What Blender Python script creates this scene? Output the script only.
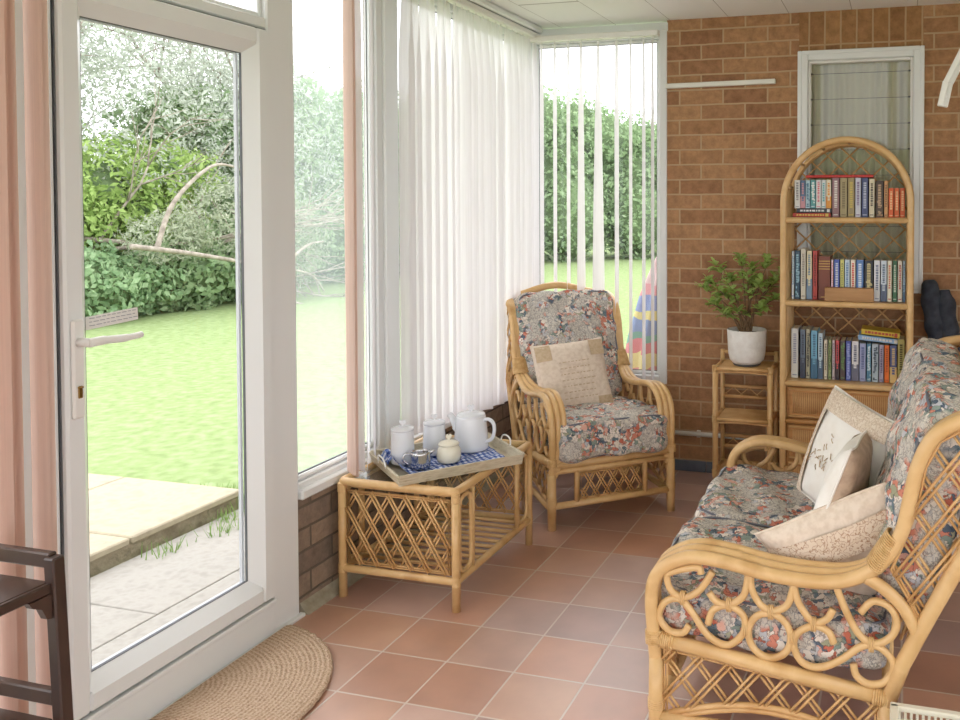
import bpy, bmesh, math, random
import numpy as np
from mathutils import Vector, Matrix, Euler

for o in list(bpy.data.objects): bpy.data.objects.remove(o)
SC = bpy.context.scene
COL = SC.collection
PI = math.pi

# ------------------------------------------------------------------ camera, light, exposure
cam_d = bpy.data.cameras.new('camera'); cam = bpy.data.objects.new('camera', cam_d); COL.objects.link(cam)
cam.location = (1.928, -2.041, 1.379)
cam.rotation_euler = (PI/2 - .0263, 0, .2654)
cam_d.sensor_width = 36; cam_d.lens = 31.94
cam_d.shift_x = -.1947; cam_d.shift_y = -.1407
cam_d.clip_start = .05; cam_d.clip_end = 200
SC.camera = cam

world = bpy.data.worlds.new('overcast_sky'); SC.world = world; world.use_nodes = True
wn = world.node_tree; wbg = wn.nodes['Background']
wtc = wn.nodes.new('ShaderNodeTexCoord'); wsep = wn.nodes.new('ShaderNodeSeparateXYZ')
wr = wn.nodes.new('ShaderNodeValToRGB')
wn.links.new(wtc.outputs['Generated'], wsep.inputs[0]); wn.links.new(wsep.outputs['Z'], wr.inputs[0])
wr.color_ramp.elements[0].color = (.85, .87, .92, 1); wr.color_ramp.elements[1].color = (.97, .97, 1, 1)
wr.color_ramp.elements[1].position = .5
wn.links.new(wr.outputs[0], wbg.inputs['Color']); wbg.inputs['Strength'].default_value = 2.2

sun_d = bpy.data.lights.new('hazy_sun', 'SUN'); sun = bpy.data.objects.new('hazy_sun', sun_d); COL.objects.link(sun)
sun_d.energy = .3; sun_d.angle = math.radians(25); sun_d.color = (1, .97, .92)
sun.rotation_euler = (math.radians(38), 0, math.radians(-150))

vs = SC.view_settings
SC.display_settings.display_device = 'sRGB'
vs.view_transform = 'Standard'; vs.look = 'None'; vs.gamma = 1; vs.use_curve_mapping = False
vs.exposure = 0.68

# ------------------------------------------------------------------ helpers
def lin(c):
    return tuple(((v/255)/12.92 if v/255 <= .04045 else ((v/255+.055)/1.055)**2.4) for v in c)

class MB:
    """collects shapes into one mesh"""
    def __init__(s): s.v = []; s.f = []; s.m = []; s.s = []
    def add(s, vs_, fs, mi=0, smooth=False):
        b = len(s.v); s.v.extend([tuple(p) for p in vs_])
        for f in fs: s.f.append(tuple(b+i for i in f)); s.m.append(mi); s.s.append(smooth)
    def box(s, c, d, rz=0, mi=0, rot=None, bev=0):
        x, y, z = d[0]/2, d[1]/2, d[2]/2
        if bev > 0:
            bev = min(bev, min(x, y, z)*.95)
            pts = []; idx = {}
            for sx in (-1, 1):
                for sy in (-1, 1):
                    for sz in (-1, 1):
                        for ax in range(3):
                            p = [sx*(x-bev), sy*(y-bev), sz*(z-bev)]
                            p[ax] = (sx*x, sy*y, sz*z)[ax]
                            idx[(sx, sy, sz, ax)] = len(pts); pts.append(p)
            fs = []
            for ax in range(3):
                o = [a for a in range(3) if a != ax]
                for sg in (-1, 1):
                    q = []
                    for (a, b) in ((-1, -1), (1, -1), (1, 1), (-1, 1)):
                        k = [0, 0, 0]; k[ax] = sg; k[o[0]] = a; k[o[1]] = b
                        q.append(idx[(k[0], k[1], k[2], ax)])
                    n = (Vector(pts[q[1]])-Vector(pts[q[0]])).cross(Vector(pts[q[2]])-Vector(pts[q[0]]))
                    if n[ax]*sg < 0: q.reverse()
                    fs.append(q)
            for ax in range(3):
                o = [a for a in range(3) if a != ax]
                for a in (-1, 1):
                    for b in (-1, 1):
                        def K(t, which):
                            k = [0, 0, 0]; k[ax] = t; k[o[0]] = a; k[o[1]] = b
                            return idx[(k[0], k[1], k[2], o[which])]
                        q = [K(-1, 0), K(1, 0), K(1, 1), K(-1, 1)]
                        n = (Vector(pts[q[1]])-Vector(pts[q[0]])).cross(Vector(pts[q[2]])-Vector(pts[q[0]]))
                        d_ = Vector([0, 0, 0]); d_[o[0]] = a; d_[o[1]] = b
                        if n.dot(d_) < 0: q.reverse()
                        fs.append(q)
            for sx in (-1, 1):
                for sy in (-1, 1):
                    for sz in (-1, 1):
                        q = [idx[(sx, sy, sz, 0)], idx[(sx, sy, sz, 1)], idx[(sx, sy, sz, 2)]]
                        if sx*sy*sz < 0: q.reverse()
                        fs.append(q)
        else:
            pts = [(-x, -y, -z), (x, -y, -z), (x, y, -z), (-x, y, -z), (-x, -y, z), (x, -y, z), (x, y, z), (-x, y, z)]
            fs = [(0, 3, 2, 1), (4, 5, 6, 7), (0, 1, 5, 4), (1, 2, 6, 5), (2, 3, 7, 6), (3, 0, 4, 7)]
        M = rot if rot is not None else Matrix.Rotation(rz, 3, 'Z')
        s.add([M @ Vector(p) + Vector(c) for p in pts], fs, mi)
        return s
    def lh(s, x0, x1, y0, y1, z0, z1, mi=0, bev=0):
        return s.box(((x0+x1)/2, (y0+y1)/2, (z0+z1)/2), (x1-x0, y1-y0, z1-z0), mi=mi, bev=bev)
    def tube(s, pts, r, seg=8, closed=False, mi=0, cap=True):
        P = [Vector(p) for p in pts]; n = len(P)
        if n < 2: return s
        R = r if isinstance(r, (list, tuple)) else [r]*n
        T = []
        for i in range(n):
            if closed: t = P[(i+1) % n]-P[i-1]
            else: t = P[min(i+1, n-1)]-P[max(i-1, 0)]
            if t.length < 1e-9: t = Vector((0, 0, 1))
            T.append(t.normalized())
        up = Vector((0, 0, 1)) if abs(T[0].z) < .9 else Vector((1, 0, 0))
        N = (up-T[0]*up.dot(T[0])).normalized(); rings = []
        for i in range(n):
            N = N-T[i]*N.dot(T[i])
            if N.length < 1e-6: N = T[i].orthogonal()
            N.normalize(); B = T[i].cross(N)
            rings.append([P[i]+(N*math.cos(2*PI*k/seg)+B*math.sin(2*PI*k/seg))*R[i] for k in range(seg)])
        vs_ = [p for rg in rings for p in rg]; fs = []
        m = n if closed else n-1
        for i in range(m):
            a = i*seg; b = ((i+1) % n)*seg
            for k in range(seg):
                k2 = (k+1) % seg
                fs.append((a+k, a+k2, b+k2, b+k))
        if not closed and cap:
            fs.append(tuple(range(seg))[::-1]); fs.append(tuple((n-1)*seg+k for k in range(seg)))
        s.add(vs_, fs, mi, True); return s
    def lathe(s, prof, c=(0, 0, 0), seg=28, mi=0, sx=1):
        vs_ = []; fs = []; n = len(prof)
        for (r, z) in prof:
            for k in range(seg):
                a = 2*PI*k/seg
                vs_.append((c[0]+r*math.cos(a), c[1]+r*math.sin(a)*sx, c[2]+z))
        for i in range(n-1):
            for k in range(seg):
                k2 = (k+1) % seg
                fs.append((i*seg+k, i*seg+k2, (i+1)*seg+k2, (i+1)*seg+k))
        fs.append(tuple(range(seg))[::-1]); fs.append(tuple((n-1)*seg+k for k in range(seg)))
        s.add(vs_, fs, mi, True); return s
    def prism(s, poly, to3, t0, t1, mi=0):
        """poly = 2D outline, to3(a,b,t) -> point"""
        n = len(poly)
        vs_ = [to3(a, b, t0) for a, b in poly]+[to3(a, b, t1) for a, b in poly]
        fs = [tuple(range(n))[::-1], tuple(range(n, 2*n))]+[(i, (i+1) % n, n+(i+1) % n, n+i) for i in range(n)]
        s.add(vs_, fs, mi); return s
    def build(s, name, mats, parent=None, loc=None, rz=0):
        me = bpy.data.meshes.new(name); me.from_pydata([tuple(v) for v in s.v], [], s.f)
        for m in (mats if isinstance(mats, (list, tuple)) else [mats]): me.materials.append(m)
        me.polygons.foreach_set('material_index', s.m); me.polygons.foreach_set('use_smooth', s.s)
        bm = bmesh.new(); bm.from_mesh(me); bmesh.ops.recalc_face_normals(bm, faces=bm.faces); bm.to_mesh(me); bm.free()
        me.update()
        o = bpy.data.objects.new(name, me); COL.objects.link(o)
        if parent: o.parent = parent
        if loc is not None: o.location = loc
        o.rotation_euler.z = rz
        return o

def tag(o, label=None, cat=None, group=None, kind=None):
    if label: o['label'] = label
    if cat: o['category'] = cat
    if group: o['group'] = group
    if kind: o['kind'] = kind
    return o
def struct(o, label=None):
    o['kind'] = 'structure'
    if label: o['label'] = label
    return o
def empty(name, loc, label, cat, rz=0, group=None):
    o = bpy.data.objects.new(name, None); COL.objects.link(o); o.location = loc; o.rotation_euler = (0, 0, rz)
    o.empty_display_size = .05
    return tag(o, label, cat, group)
def crom(P, n=6, closed=False):
    P = [Vector(p) for p in P]; out = []; m = len(P)
    rng = range(m) if closed else range(m-1)
    for i in rng:
        if closed: a, b, c, d = P[i-1], P[i], P[(i+1) % m], P[(i+2) % m]
        else: a, b, c, d = P[max(i-1, 0)], P[i], P[i+1], P[min(i+2, m-1)]
        for k in range(n):
            t = k/n
            out.append(.5*((2*b)+(c-a)*t+(2*a-5*b+4*c-d)*t*t+(3*b-a-3*c+d)*t*t*t))
    if not closed: out.append(P[-1])
    return out
def clip_lines(poly, ang, sp, off=0.0):
    """parallel lines at angle ang clipped to a polygon -> list of segments"""
    d = Vector((math.cos(ang), math.sin(ang))); nn = Vector((-d.y, d.x))
    P = [Vector(p) for p in poly]
    lo = min(p.dot(nn) for p in P); hi = max(p.dot(nn) for p in P)
    k = math.ceil((lo-off)/sp); out = []
    while off+k*sp < hi:
        c = off+k*sp; ts = []
        for i in range(len(P)):
            a, b = P[i], P[(i+1) % len(P)]; da, db = a.dot(nn)-c, b.dot(nn)-c
            if (da < 0) != (db < 0):
                q = a+(b-a)*(da/(da-db)); ts.append(q.dot(d))
        ts.sort()
        for j in range(0, len(ts)-1, 2):
            if ts[j+1]-ts[j] > .006: out.append((d*ts[j]+nn*c, d*ts[j+1]+nn*c))
        k += 1
    return out
def lattice(mb, poly, to3, sp, ang=None, r=.0028, pair=.0048, depth=.003, off=0):
    """crossing paired canes, one layer in front of the other"""
    ang = ang or math.radians(55)
    for layer, a in ((1, ang), (-1, PI-ang)):
        for p, q in clip_lines(poly, a, sp, off):
            dd = (q-p).normalized(); nn = Vector((-dd.y, dd.x))
            for sg in ((-1, 1) if pair else (0,)):
                o = nn*pair*sg
                mb.tube([to3(p.x+o.x, p.y+o.y, layer*depth), to3(q.x+o.x, q.y+o.y, layer*depth)], r, 5)
def wrap(mb, p, d, r, n=6, w=.003):
    """cane binding: rings around a tube at p along d"""
    p = Vector(p); d = Vector(d).normalized()
    for i in range(n):
        c = p+d*((i-(n-1)/2)*w*1.8)
        mb.tube([c-d*w*.9, c-d*w*.4, c+d*w*.4, c+d*w*.9], [r*1.0, r*1.13, r*1.13, r*1.0], 8)

# ------------------------------------------------------------------ materials
def new_mat(name, color=(200, 200, 200), rough=.5, spec=.5, metal=0):
    m = bpy.data.materials.new(name); m.use_nodes = True
    b = m.node_tree.nodes['Principled BSDF']
    b.inputs['Base Color'].default_value = (*lin(color), 1)
    b.inputs['Roughness'].default_value = rough; b.inputs['Metallic'].default_value = metal
    b.inputs['Specular IOR Level'].default_value = spec
    return m
def nd(m, t, **kw):
    n = m.node_tree.nodes.new(t)
    for k, v in kw.items():
        if k in n.inputs: n.inputs[k].default_value = v
        else: setattr(n, k, v)
    return n
def lk(m, a, b): m.node_tree.links.new(a, b)
def bs(m): return m.node_tree.nodes['Principled BSDF']
def ramp(m, stops, const=False):
    r = nd(m, 'ShaderNodeValToRGB'); cr = r.color_ramp
    if const: cr.interpolation = 'CONSTANT'
    while len(cr.elements) < len(stops): cr.elements.new(.5)
    for e, (p, c) in zip(cr.elements, stops): e.position = p; e.color = (*lin(c), 1)
    return r
def noise_mat(name, stops, scale=20, rough=.5, detail=4, stretch=(1, 1, 1), bump=0, bscale=None, spec=.5, bdist=.002):
    m = new_mat(name, stops[0][1], rough, spec)
    tc = nd(m, 'ShaderNodeTexCoord'); mp = nd(m, 'ShaderNodeMapping'); mp.inputs['Scale'].default_value = stretch
    lk(m, tc.outputs['Object'], mp.inputs[0])
    nz = nd(m, 'ShaderNodeTexNoise', Scale=scale, Detail=detail); lk(m, mp.outputs[0], nz.inputs['Vector'])
    r = ramp(m, stops); lk(m, nz.outputs['Fac'], r.inputs[0]); lk(m, r.outputs[0], bs(m).inputs['Base Color'])
    if bump:
        n2 = nd(m, 'ShaderNodeTexNoise', Scale=bscale or scale, Detail=5); lk(m, mp.outputs[0], n2.inputs['Vector'])
        bp = nd(m, 'ShaderNodeBump', Strength=bump, Distance=bdist); lk(m, n2.outputs['Fac'], bp.inputs['Height'])
        lk(m, bp.outputs[0], bs(m).inputs['Normal'])
    return m

M = {}
M['pvc'] = new_mat('white_upvc', (231, 233, 233), .3)
M['gasket'] = new_mat('grey_gasket_and_gap_shade', (90, 92, 95), .6)
M['rattan'] = noise_mat('honey_rattan', [(.3, (208, 166, 110)), (.55, (222, 184, 130)), (.75, (192, 146, 90))], 9, .33, 5, (1, 1, 1), .15, 60)
M['cane'] = noise_mat('thin_cane', [(.3, (218, 178, 124)), (.7, (198, 150, 94))], 14, .4, 3)
M['binding'] = noise_mat('cane_binding', [(.3, (226, 192, 138)), (.7, (200, 156, 98))], 60, .4, 3)
M['canedark'] = noise_mat('dark_cane_board', [(.3, (196, 142, 84)), (.7, (176, 122, 66))], 8, .45, 4, (1, 1, 8))  # darker cane tone for the bookcase cabinet and drawers
M['white_ceramic'] = new_mat('white_ceramic', (232, 234, 240), .12)
M['cream_ceramic'] = new_mat('cream_ceramic', (234, 228, 210), .15)
M['steel'] = new_mat('polished_steel', (205, 205, 208), .18, metal=1)
M['whitepot'] = noise_mat('textured_white_pot', [(.3, (228, 224, 218)), (.7, (240, 238, 234))], 30, .6, 3, bump=.8, bscale=70, bdist=.004)
M['darkwood'] = noise_mat('dark_stained_wood', [(.3, (56, 40, 35)), (.7, (80, 60, 50))], 12, .3, 5, (1, 1, .2))
M['palewood'] = noise_mat('limed_tray_wood', [(.3, (182, 168, 142)), (.55, (206, 196, 172)), (.75, (160, 142, 112))], 18, .6, 6, (1, 1, 5), .3, 60)
M['blockwood'] = noise_mat('plain_wood_block', [(.3, (184, 140, 92)), (.7, (164, 118, 72))], 9, .5, 4, (1, 1, 6))
M['brass'] = new_mat('tarnished_brass', (150, 120, 70), .35, metal=1)
M['plaswhite'] = new_mat('white_plastic', (232, 230, 226), .35)
M['creamplastic'] = new_mat('off_white_basket_plastic', (226, 220, 202), .4)
M['soil'] = noise_mat('potting_soil', [(.3, (58, 42, 30)), (.7, (90, 66, 46))], 60, .95)
M['stem'] = noise_mat('brown_stem', [(.3, (112, 84, 58)), (.7, (140, 110, 80))], 40, .7)
M['bark'] = noise_mat('grey_bark', [(.3, (128, 118, 108)), (.7, (176, 166, 154))], 14, .9, 5)
M['darkcloth'] = noise_mat('dark_blue_grey_cloth', [(.3, (44, 48, 58)), (.7, (66, 70, 80))], 30, .9, 4, bump=.4)
M['conduit'] = new_mat('cream_white_trunking', (232, 230, 222), .45)
M['slate'] = noise_mat('blue_grey_skirting_tile', [(.3, (78, 88, 104)), (.7, (100, 108, 122))], 12, .3)
M['pages'] = noise_mat('page_edges', [(.3, (222, 212, 190)), (.7, (204, 190, 162))], 6, .9, 3, (1, 1, 30))
M['mortar'] = noise_mat('pale_mortar_fillet', [(.3, (176, 168, 148)), (.7, (146, 136, 116))], 25, .9, 5, bump=.4)
M['plasterroom'] = new_mat('plain_painted_wall', (226, 220, 210), .8)

# glass
def glass_mat(name, haze=0.0, tint=(1, 1, 1)):
    m = bpy.data.materials.new(name); m.use_nodes = True; nt = m.node_tree; nt.nodes.clear()
    out = nd(m, 'ShaderNodeOutputMaterial'); tr = nd(m, 'ShaderNodeBsdfTransparent'); tr.inputs[0].default_value = (*tint, 1)
    gl = nd(m, 'ShaderNodeBsdfGlossy', Roughness=.02); fc = nd(m, 'ShaderNodeLayerWeight', Blend=.5); lp = nd(m, 'ShaderNodeMath', operation='POWER'); lp.inputs[1].default_value = 5; lk(m, fc.outputs['Facing'], lp.inputs[0])
    lw = nd(m, 'ShaderNodeMath', operation='MULTIPLY_ADD'); lw.inputs[1].default_value = .6; lw.inputs[2].default_value = .02; lk(m, lp.outputs[0], lw.inputs[0])
    mx = nd(m, 'ShaderNodeMixShader'); lk(m, lw.outputs[0], mx.inputs[0]); lk(m, tr.outputs[0], mx.inputs[1]); lk(m, gl.outputs[0], mx.inputs[2])
    last = mx.outputs[0]
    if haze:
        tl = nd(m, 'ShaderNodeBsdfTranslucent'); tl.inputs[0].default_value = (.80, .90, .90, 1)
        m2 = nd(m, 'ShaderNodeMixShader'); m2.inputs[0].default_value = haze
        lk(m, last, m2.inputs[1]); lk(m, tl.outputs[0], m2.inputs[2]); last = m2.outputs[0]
    lk(m, last, out.inputs[0]); return m
M['glass'] = glass_mat('clear_glass')
M['reflectionhaze'] = glass_mat('reflection_haze_glass', .13)  # translucent haze stands in for white blinds reflected in this glass
M['tableglass'] = glass_mat('table_glass', 0, (.93, .97, .95))

# translucent fabric of the blinds
def sheer(name, col, trans=.5, clear=.0):
    m = bpy.data.materials.new(name); m.use_nodes = True; nt = m.node_tree; nt.nodes.clear()
    out = nd(m, 'ShaderNodeOutputMaterial'); d = nd(m, 'ShaderNodeBsdfDiffuse'); t = nd(m, 'ShaderNodeBsdfTranslucent')
    tc = nd(m, 'ShaderNodeTexCoord'); mp = nd(m, 'ShaderNodeMapping'); mp.inputs['Scale'].default_value = (60, 60, 1)
    nz = nd(m, 'ShaderNodeTexNoise', Scale=3, Detail=2); lk(m, tc.outputs['Object'], mp.inputs[0]); lk(m, mp.outputs[0], nz.inputs['Vector'])
    r = ramp(m, [(.3, tuple(int(c*.97) for c in col)), (.7, col)]); lk(m, nz.outputs['Fac'], r.inputs[0])
    lk(m, r.outputs[0], d.inputs[0]); lk(m, r.outputs[0], t.inputs[0])
    mx = nd(m, 'ShaderNodeMixShader'); mx.inputs[0].default_value = trans
    lk(m, d.outputs[0], mx.inputs[1]); lk(m, t.outputs[0], mx.inputs[2]); last = mx.outputs[0]
    if clear:
        tp = nd(m, 'ShaderNodeBsdfTransparent'); m2 = nd(m, 'ShaderNodeMixShader'); m2.inputs[0].default_value = clear
        lk(m, last, m2.inputs[1]); lk(m, tp.outputs[0], m2.inputs[2]); last = m2.outputs[0]
    lk(m, last, out.inputs[0]); return m
M['blind'] = sheer('white_blind_fabric', (247, 244, 246), .5, .06)
M['pinkblind'] = sheer('pink_beige_blind_fabric', (234, 210, 198), .42)
M['netcurtain'] = sheer('cream_net_curtain', (204, 202, 182), .3)

# brick
def brick_mat(name, c1, c2, c3, mort, vertical_axis, rough=.85, w=.225, h=.0757, zoff=0.0, hoff=0.0, soldier=False, bump=.5):
    m = new_mat(name, c1, rough, .3)
    tc = nd(m, 'ShaderNodeTexCoord'); sp = nd(m, 'ShaderNodeSeparateXYZ'); lk(m, tc.outputs['Object'], sp.inputs[0])
    cb = nd(m, 'ShaderNodeCombineXYZ')
    ah = nd(m, 'ShaderNodeMath', operation='ADD'); ah.inputs[1].default_value = hoff
    az = nd(m, 'ShaderNodeMath', operation='ADD'); az.inputs[1].default_value = zoff
    lk(m, sp.outputs[vertical_axis], ah.inputs[0]); lk(m, sp.outputs['Z'], az.inputs[0])
    if soldier: lk(m, az.outputs[0], cb.inputs[0]); lk(m, ah.outputs[0], cb.inputs[1])
    else: lk(m, ah.outputs[0], cb.inputs[0]); lk(m, az.outputs[0], cb.inputs[1])
    wob = nd(m, 'ShaderNodeTexNoise', Scale=9, Detail=3); lk(m, tc.outputs['Object'], wob.inputs['Vector'])
    wm = nd(m, 'ShaderNodeVectorMath', operation='MULTIPLY_ADD'); wm.inputs[1].default_value = (.006, .006, 0)
    lk(m, wob.outputs['Color'], wm.inputs[0]); lk(m, cb.outputs[0], wm.inputs[2])
    br = nd(m, 'ShaderNodeTexBrick'); br.offset = 0.0 if soldier else .5; br.squash = 1
    br.inputs['Scale'].default_value = 1; br.inputs['Brick Width'].default_value = w; br.inputs['Row Height'].default_value = h
    br.inputs['Mortar Size'].default_value = .005; br.inputs['Mortar Smooth'].default_value = .35; br.inputs['Bias'].default_value = -.1
    br.inputs['Color1'].default_value = (0, 0, 0, 1); br.inputs['Color2'].default_value = (1, 1, 1, 1); br.inputs['Mortar'].default_value = (.5, .5, .5, 1)
    lk(m, wm.outputs[0], br.inputs['Vector'])
    r = ramp(m, [(0, c1), (.35, c2), (.7, c3), (1, c1)]); lk(m, br.outputs['Color'], r.inputs[0])
    n2 = nd(m, 'ShaderNodeTexNoise', Scale=26, Detail=6, Roughness=.7); lk(m, tc.outputs['Object'], n2.inputs['Vector'])
    ov = nd(m, 'ShaderNodeMixRGB', blend_type='OVERLAY'); ov.inputs[0].default_value = .65
    lk(m, r.outputs[0], ov.inputs[1]); lk(m, n2.outputs['Fac'], ov.inputs[2])
    mm = nd(m, 'ShaderNodeMixRGB'); mm.inputs[2].default_value = (*lin(mort), 1)
    lk(m, br.outputs['Fac'], mm.inputs[0]); lk(m, ov.outputs[0], mm.inputs[1]); lk(m, mm.outputs[0], bs(m).inputs['Base Color'])
    sb = nd(m, 'ShaderNodeMath', operation='MULTIPLY_ADD'); sb.inputs[1].default_value = -1.0
    lk(m, br.outputs['Fac'], sb.inputs[0]); lk(m, n2.outputs['Fac'], sb.inputs[2])
    bp = nd(m, 'ShaderNodeBump', Strength=bump, Distance=.006); lk(m, sb.outputs[0], bp.inputs['Height']); lk(m, bp.outputs[0], bs(m).inputs['Normal'])
    return m
M['brick'] = brick_mat('tan_brick_wall', (162, 120, 86), (174, 133, 97), (152, 110, 80), (186, 158, 126), 'X', zoff=.0150, hoff=.05)
M['soldier'] = brick_mat('tan_soldier_course', (154, 112, 74), (166, 124, 84), (142, 102, 70), (182, 152, 118), 'X', soldier=True, w=.215, h=.0757, zoff=.0, hoff=.01)
M['dwarfbrick'] = brick_mat('shaded_grey_brown_brick', (142, 124, 108), (160, 138, 118), (124, 108, 96), (112, 100, 88), 'Y', zoff=.02, hoff=.03, bump=.9)  # rough brick; its grey-brown tones also carry the shade on this wall

# floor tiles
def floor_mat():
    m = new_mat('terracotta_floor_tiles', (190, 130, 110), .3)
    tc = nd(m, 'ShaderNodeTexCoord'); mp = nd(m, 'ShaderNodeMapping')
    mp.inputs['Location'].default_value = (-.187/.22, 0, 0); mp.inputs['Scale'].default_value = (1/.22, 1/.22, 1)
    lk(m, tc.outputs['Object'], mp.inputs[0])
    br = nd(m, 'ShaderNodeTexBrick'); br.offset = 0; br.inputs['Scale'].default_value = 1
    br.inputs['Brick Width'].default_value = 1; br.inputs['Row Height'].default_value = 1
    br.inputs['Mortar Size'].default_value = .016; br.inputs['Mortar Smooth'].default_value = .3
    br.inputs['Color1'].default_value = (0, 0, 0, 1); br.inputs['Color2'].default_value = (1, 1, 1, 1)
    lk(m, mp.outputs[0], br.inputs['Vector'])
    r = ramp(m, [(0, (176, 126, 106)), (.2, (204, 160, 134)), (.4, (174, 144, 138)), (.6, (202, 146, 116)), (.8, (200, 170, 160)), (1, (160, 120, 110))])
    lk(m, br.outputs['Color'], r.inputs[0])
    nz = nd(m, 'ShaderNodeTexNoise', Scale=5, Detail=5); lk(m, tc.outputs['Object'], nz.inputs['Vector'])
    ov = nd(m, 'ShaderNodeMixRGB', blend_type='OVERLAY'); ov.inputs[0].default_value = .4
    lk(m, r.outputs[0], ov.inputs[1]); lk(m, nz.outputs['Fac'], ov.inputs[2])
    mm = nd(m, 'ShaderNodeMixRGB'); mm.inputs[2].default_value = (*lin((214, 198, 186)), 1)
    lk(m, br.outputs['Fac'], mm.inputs[0]); lk(m, ov.outputs[0], mm.inputs[1]); lk(m, mm.outputs[0], bs(m).inputs['Base Color'])
    mr = nd(m, 'ShaderNodeMath', operation='MULTIPLY_ADD'); mr.inputs[1].default_value = .3; mr.inputs[2].default_value = .24
    lk(m, nz.outputs['Fac'], mr.inputs[0]); lk(m, mr.outputs[0], bs(m).inputs['Roughness'])
    iv = nd(m, 'ShaderNodeMath', operation='MULTIPLY_ADD'); iv.inputs[1].default_value = -1; iv.inputs[2].default_value = 1
    lk(m, br.outputs['Fac'], iv.inputs[0])
    bs(m).inputs['Coat Weight'].default_value = 1; bs(m).inputs['Coat Roughness'].default_value = .32; bs(m).inputs['Coat IOR'].default_value = 1.7
    bp = nd(m, 'ShaderNodeBump', Strength=.5, Distance=.003); lk(m, iv.outputs[0], bp.inputs['Height']); lk(m, bp.outputs[0], bs(m).inputs['Normal'])
    return m
M['floor'] = floor_mat()

def ceiling_mat():
    m = new_mat('off_white_ceiling_board', (232, 230, 226), .7)
    tc = nd(m, 'ShaderNodeTexCoord'); mp = nd(m, 'ShaderNodeMapping')
    mp.inputs['Location'].default_value = (-.795/.303, .1, 0); mp.inputs['Scale'].default_value = (1/.303, 1/1.2, 1)
    mp.inputs['Rotation'].default_value = (0, 0, 0); lk(m, tc.outputs['Object'], mp.inputs[0])
    sp = nd(m, 'ShaderNodeSeparateXYZ'); cb = nd(m, 'ShaderNodeCombineXYZ'); lk(m, mp.outputs[0], sp.inputs[0])
    lk(m, sp.outputs['X'], cb.inputs['Y']); lk(m, sp.outputs['Y'], cb.inputs['X'])
    br = nd(m, 'ShaderNodeTexBrick'); br.offset = .5; br.inputs['Scale'].default_value = 1; br.inputs['Brick Width'].default_value = 1
    br.inputs['Row Height'].default_value = 1; br.inputs['Mortar Size'].default_value = .007; br.inputs['Mortar Smooth'].default_value = .5
    c = lin((242, 242, 240)); br.inputs['Color1'].default_value = (*c, 1); br.inputs['Color2'].default_value = (*lin((238, 238, 236)), 1)
    br.inputs['Mortar'].default_value = (*lin((176, 172, 168)), 1); lk(m, cb.outputs[0], br.inputs['Vector'])
    lk(m, br.outputs['Color'], bs(m).inputs['Base Color']); return m
M['ceiling'] = ceiling_mat()

# floral fabric
def floral(name, scale=42, stops=None):
    m = new_mat(name, (200, 190, 180), .85, .2)
    tc = nd(m, 'ShaderNodeTexCoord')
    nz = nd(m, 'ShaderNodeTexNoise', Scale=scale*.9, Detail=4); lk(m, tc.outputs['Object'], nz.inputs['Vector'])
    wm = nd(m, 'ShaderNodeVectorMath', operation='MULTIPLY_ADD'); wm.inputs[1].default_value = (.050, .050, .050)
    lk(m, nz.outputs['Color'], wm.inputs[0]); lk(m, tc.outputs['Object'], wm.inputs[2])
    vo = nd(m, 'ShaderNodeTexVoronoi', Scale=scale); lk(m, wm.outputs[0], vo.inputs['Vector'])
    sp = nd(m, 'ShaderNodeSeparateXYZ'); lk(m, vo.outputs['Color'], sp.inputs[0])
    r = ramp(m, stops, True); lk(m, sp.outputs[0], r.inputs[0])
    # big flower / leaf clumps choose how dense the motif is
    v2 = nd(m, 'ShaderNodeTexNoise', Scale=scale*.28, Detail=2); lk(m, tc.outputs['Object'], v2.inputs['Vector'])
    r2 = ramp(m, [(.43, (0, 0, 0)), (.53, (255, 255, 255))]); lk(m, v2.outputs['Fac'], r2.inputs[0])
    v3 = nd(m, 'ShaderNodeTexNoise', Scale=scale*2.6, Detail=2); lk(m, wm.outputs[0], v3.inputs['Vector'])
    r3 = ramp(m, [(.45, (216, 208, 196)), (.52, (186, 184, 182)), (.6, (206, 198, 188))]); lk(m, v3.outputs['Fac'], r3.inputs[0])
    mx = nd(m, 'ShaderNodeMixRGB'); lk(m, r2.outputs[0], mx.inputs[0]); lk(m, r3.outputs[0], mx.inputs[1]); lk(m, r.outputs[0], mx.inputs[2])
    # dark outlines round the motifs
    ve = nd(m, 'ShaderNodeTexVoronoi', Scale=scale, feature='DISTANCE_TO_EDGE'); lk(m, wm.outputs[0], ve.inputs['Vector'])
    re = ramp(m, [(.03, (160, 156, 158)), (.09, (255, 255, 255))]); lk(m, ve.outputs['Distance'], re.inputs[0])
    ml = nd(m, 'ShaderNodeMixRGB', blend_type='MULTIPLY'); ml.inputs[0].default_value = .7
    lk(m, mx.outputs[0], ml.inputs[1]); lk(m, re.outputs[0], ml.inputs[2]); lk(m, ml.outputs[0], bs(m).inputs['Base Color'])
    n4 = nd(m, 'ShaderNodeTexNoise', Scale=9, Detail=4); lk(m, tc.outputs['Object'], n4.inputs['Vector'])
    bp = nd(m, 'ShaderNodeBump', Strength=.5, Distance=.02); lk(m, n4.outputs['Fac'], bp.inputs['Height']); lk(m, bp.outputs[0], bs(m).inputs['Normal'])
    return m
FS = [(0, (226, 216, 204)), (.16, (112, 128, 138)), (.27, (208, 136, 116)), (.38, (232, 222, 212)), (.52, (138, 152, 144)), (.62, (222, 174, 158)), (.72, (194, 194, 200)), (.83, (92, 104, 120)), (.89, (196, 112, 92)), (.94, (164, 164, 138))]
M['floral'] = floral('floral_chair_fabric', 56, FS)
M['piping'] = new_mat('navy_piping_cord', (112, 114, 126), .8)
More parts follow.
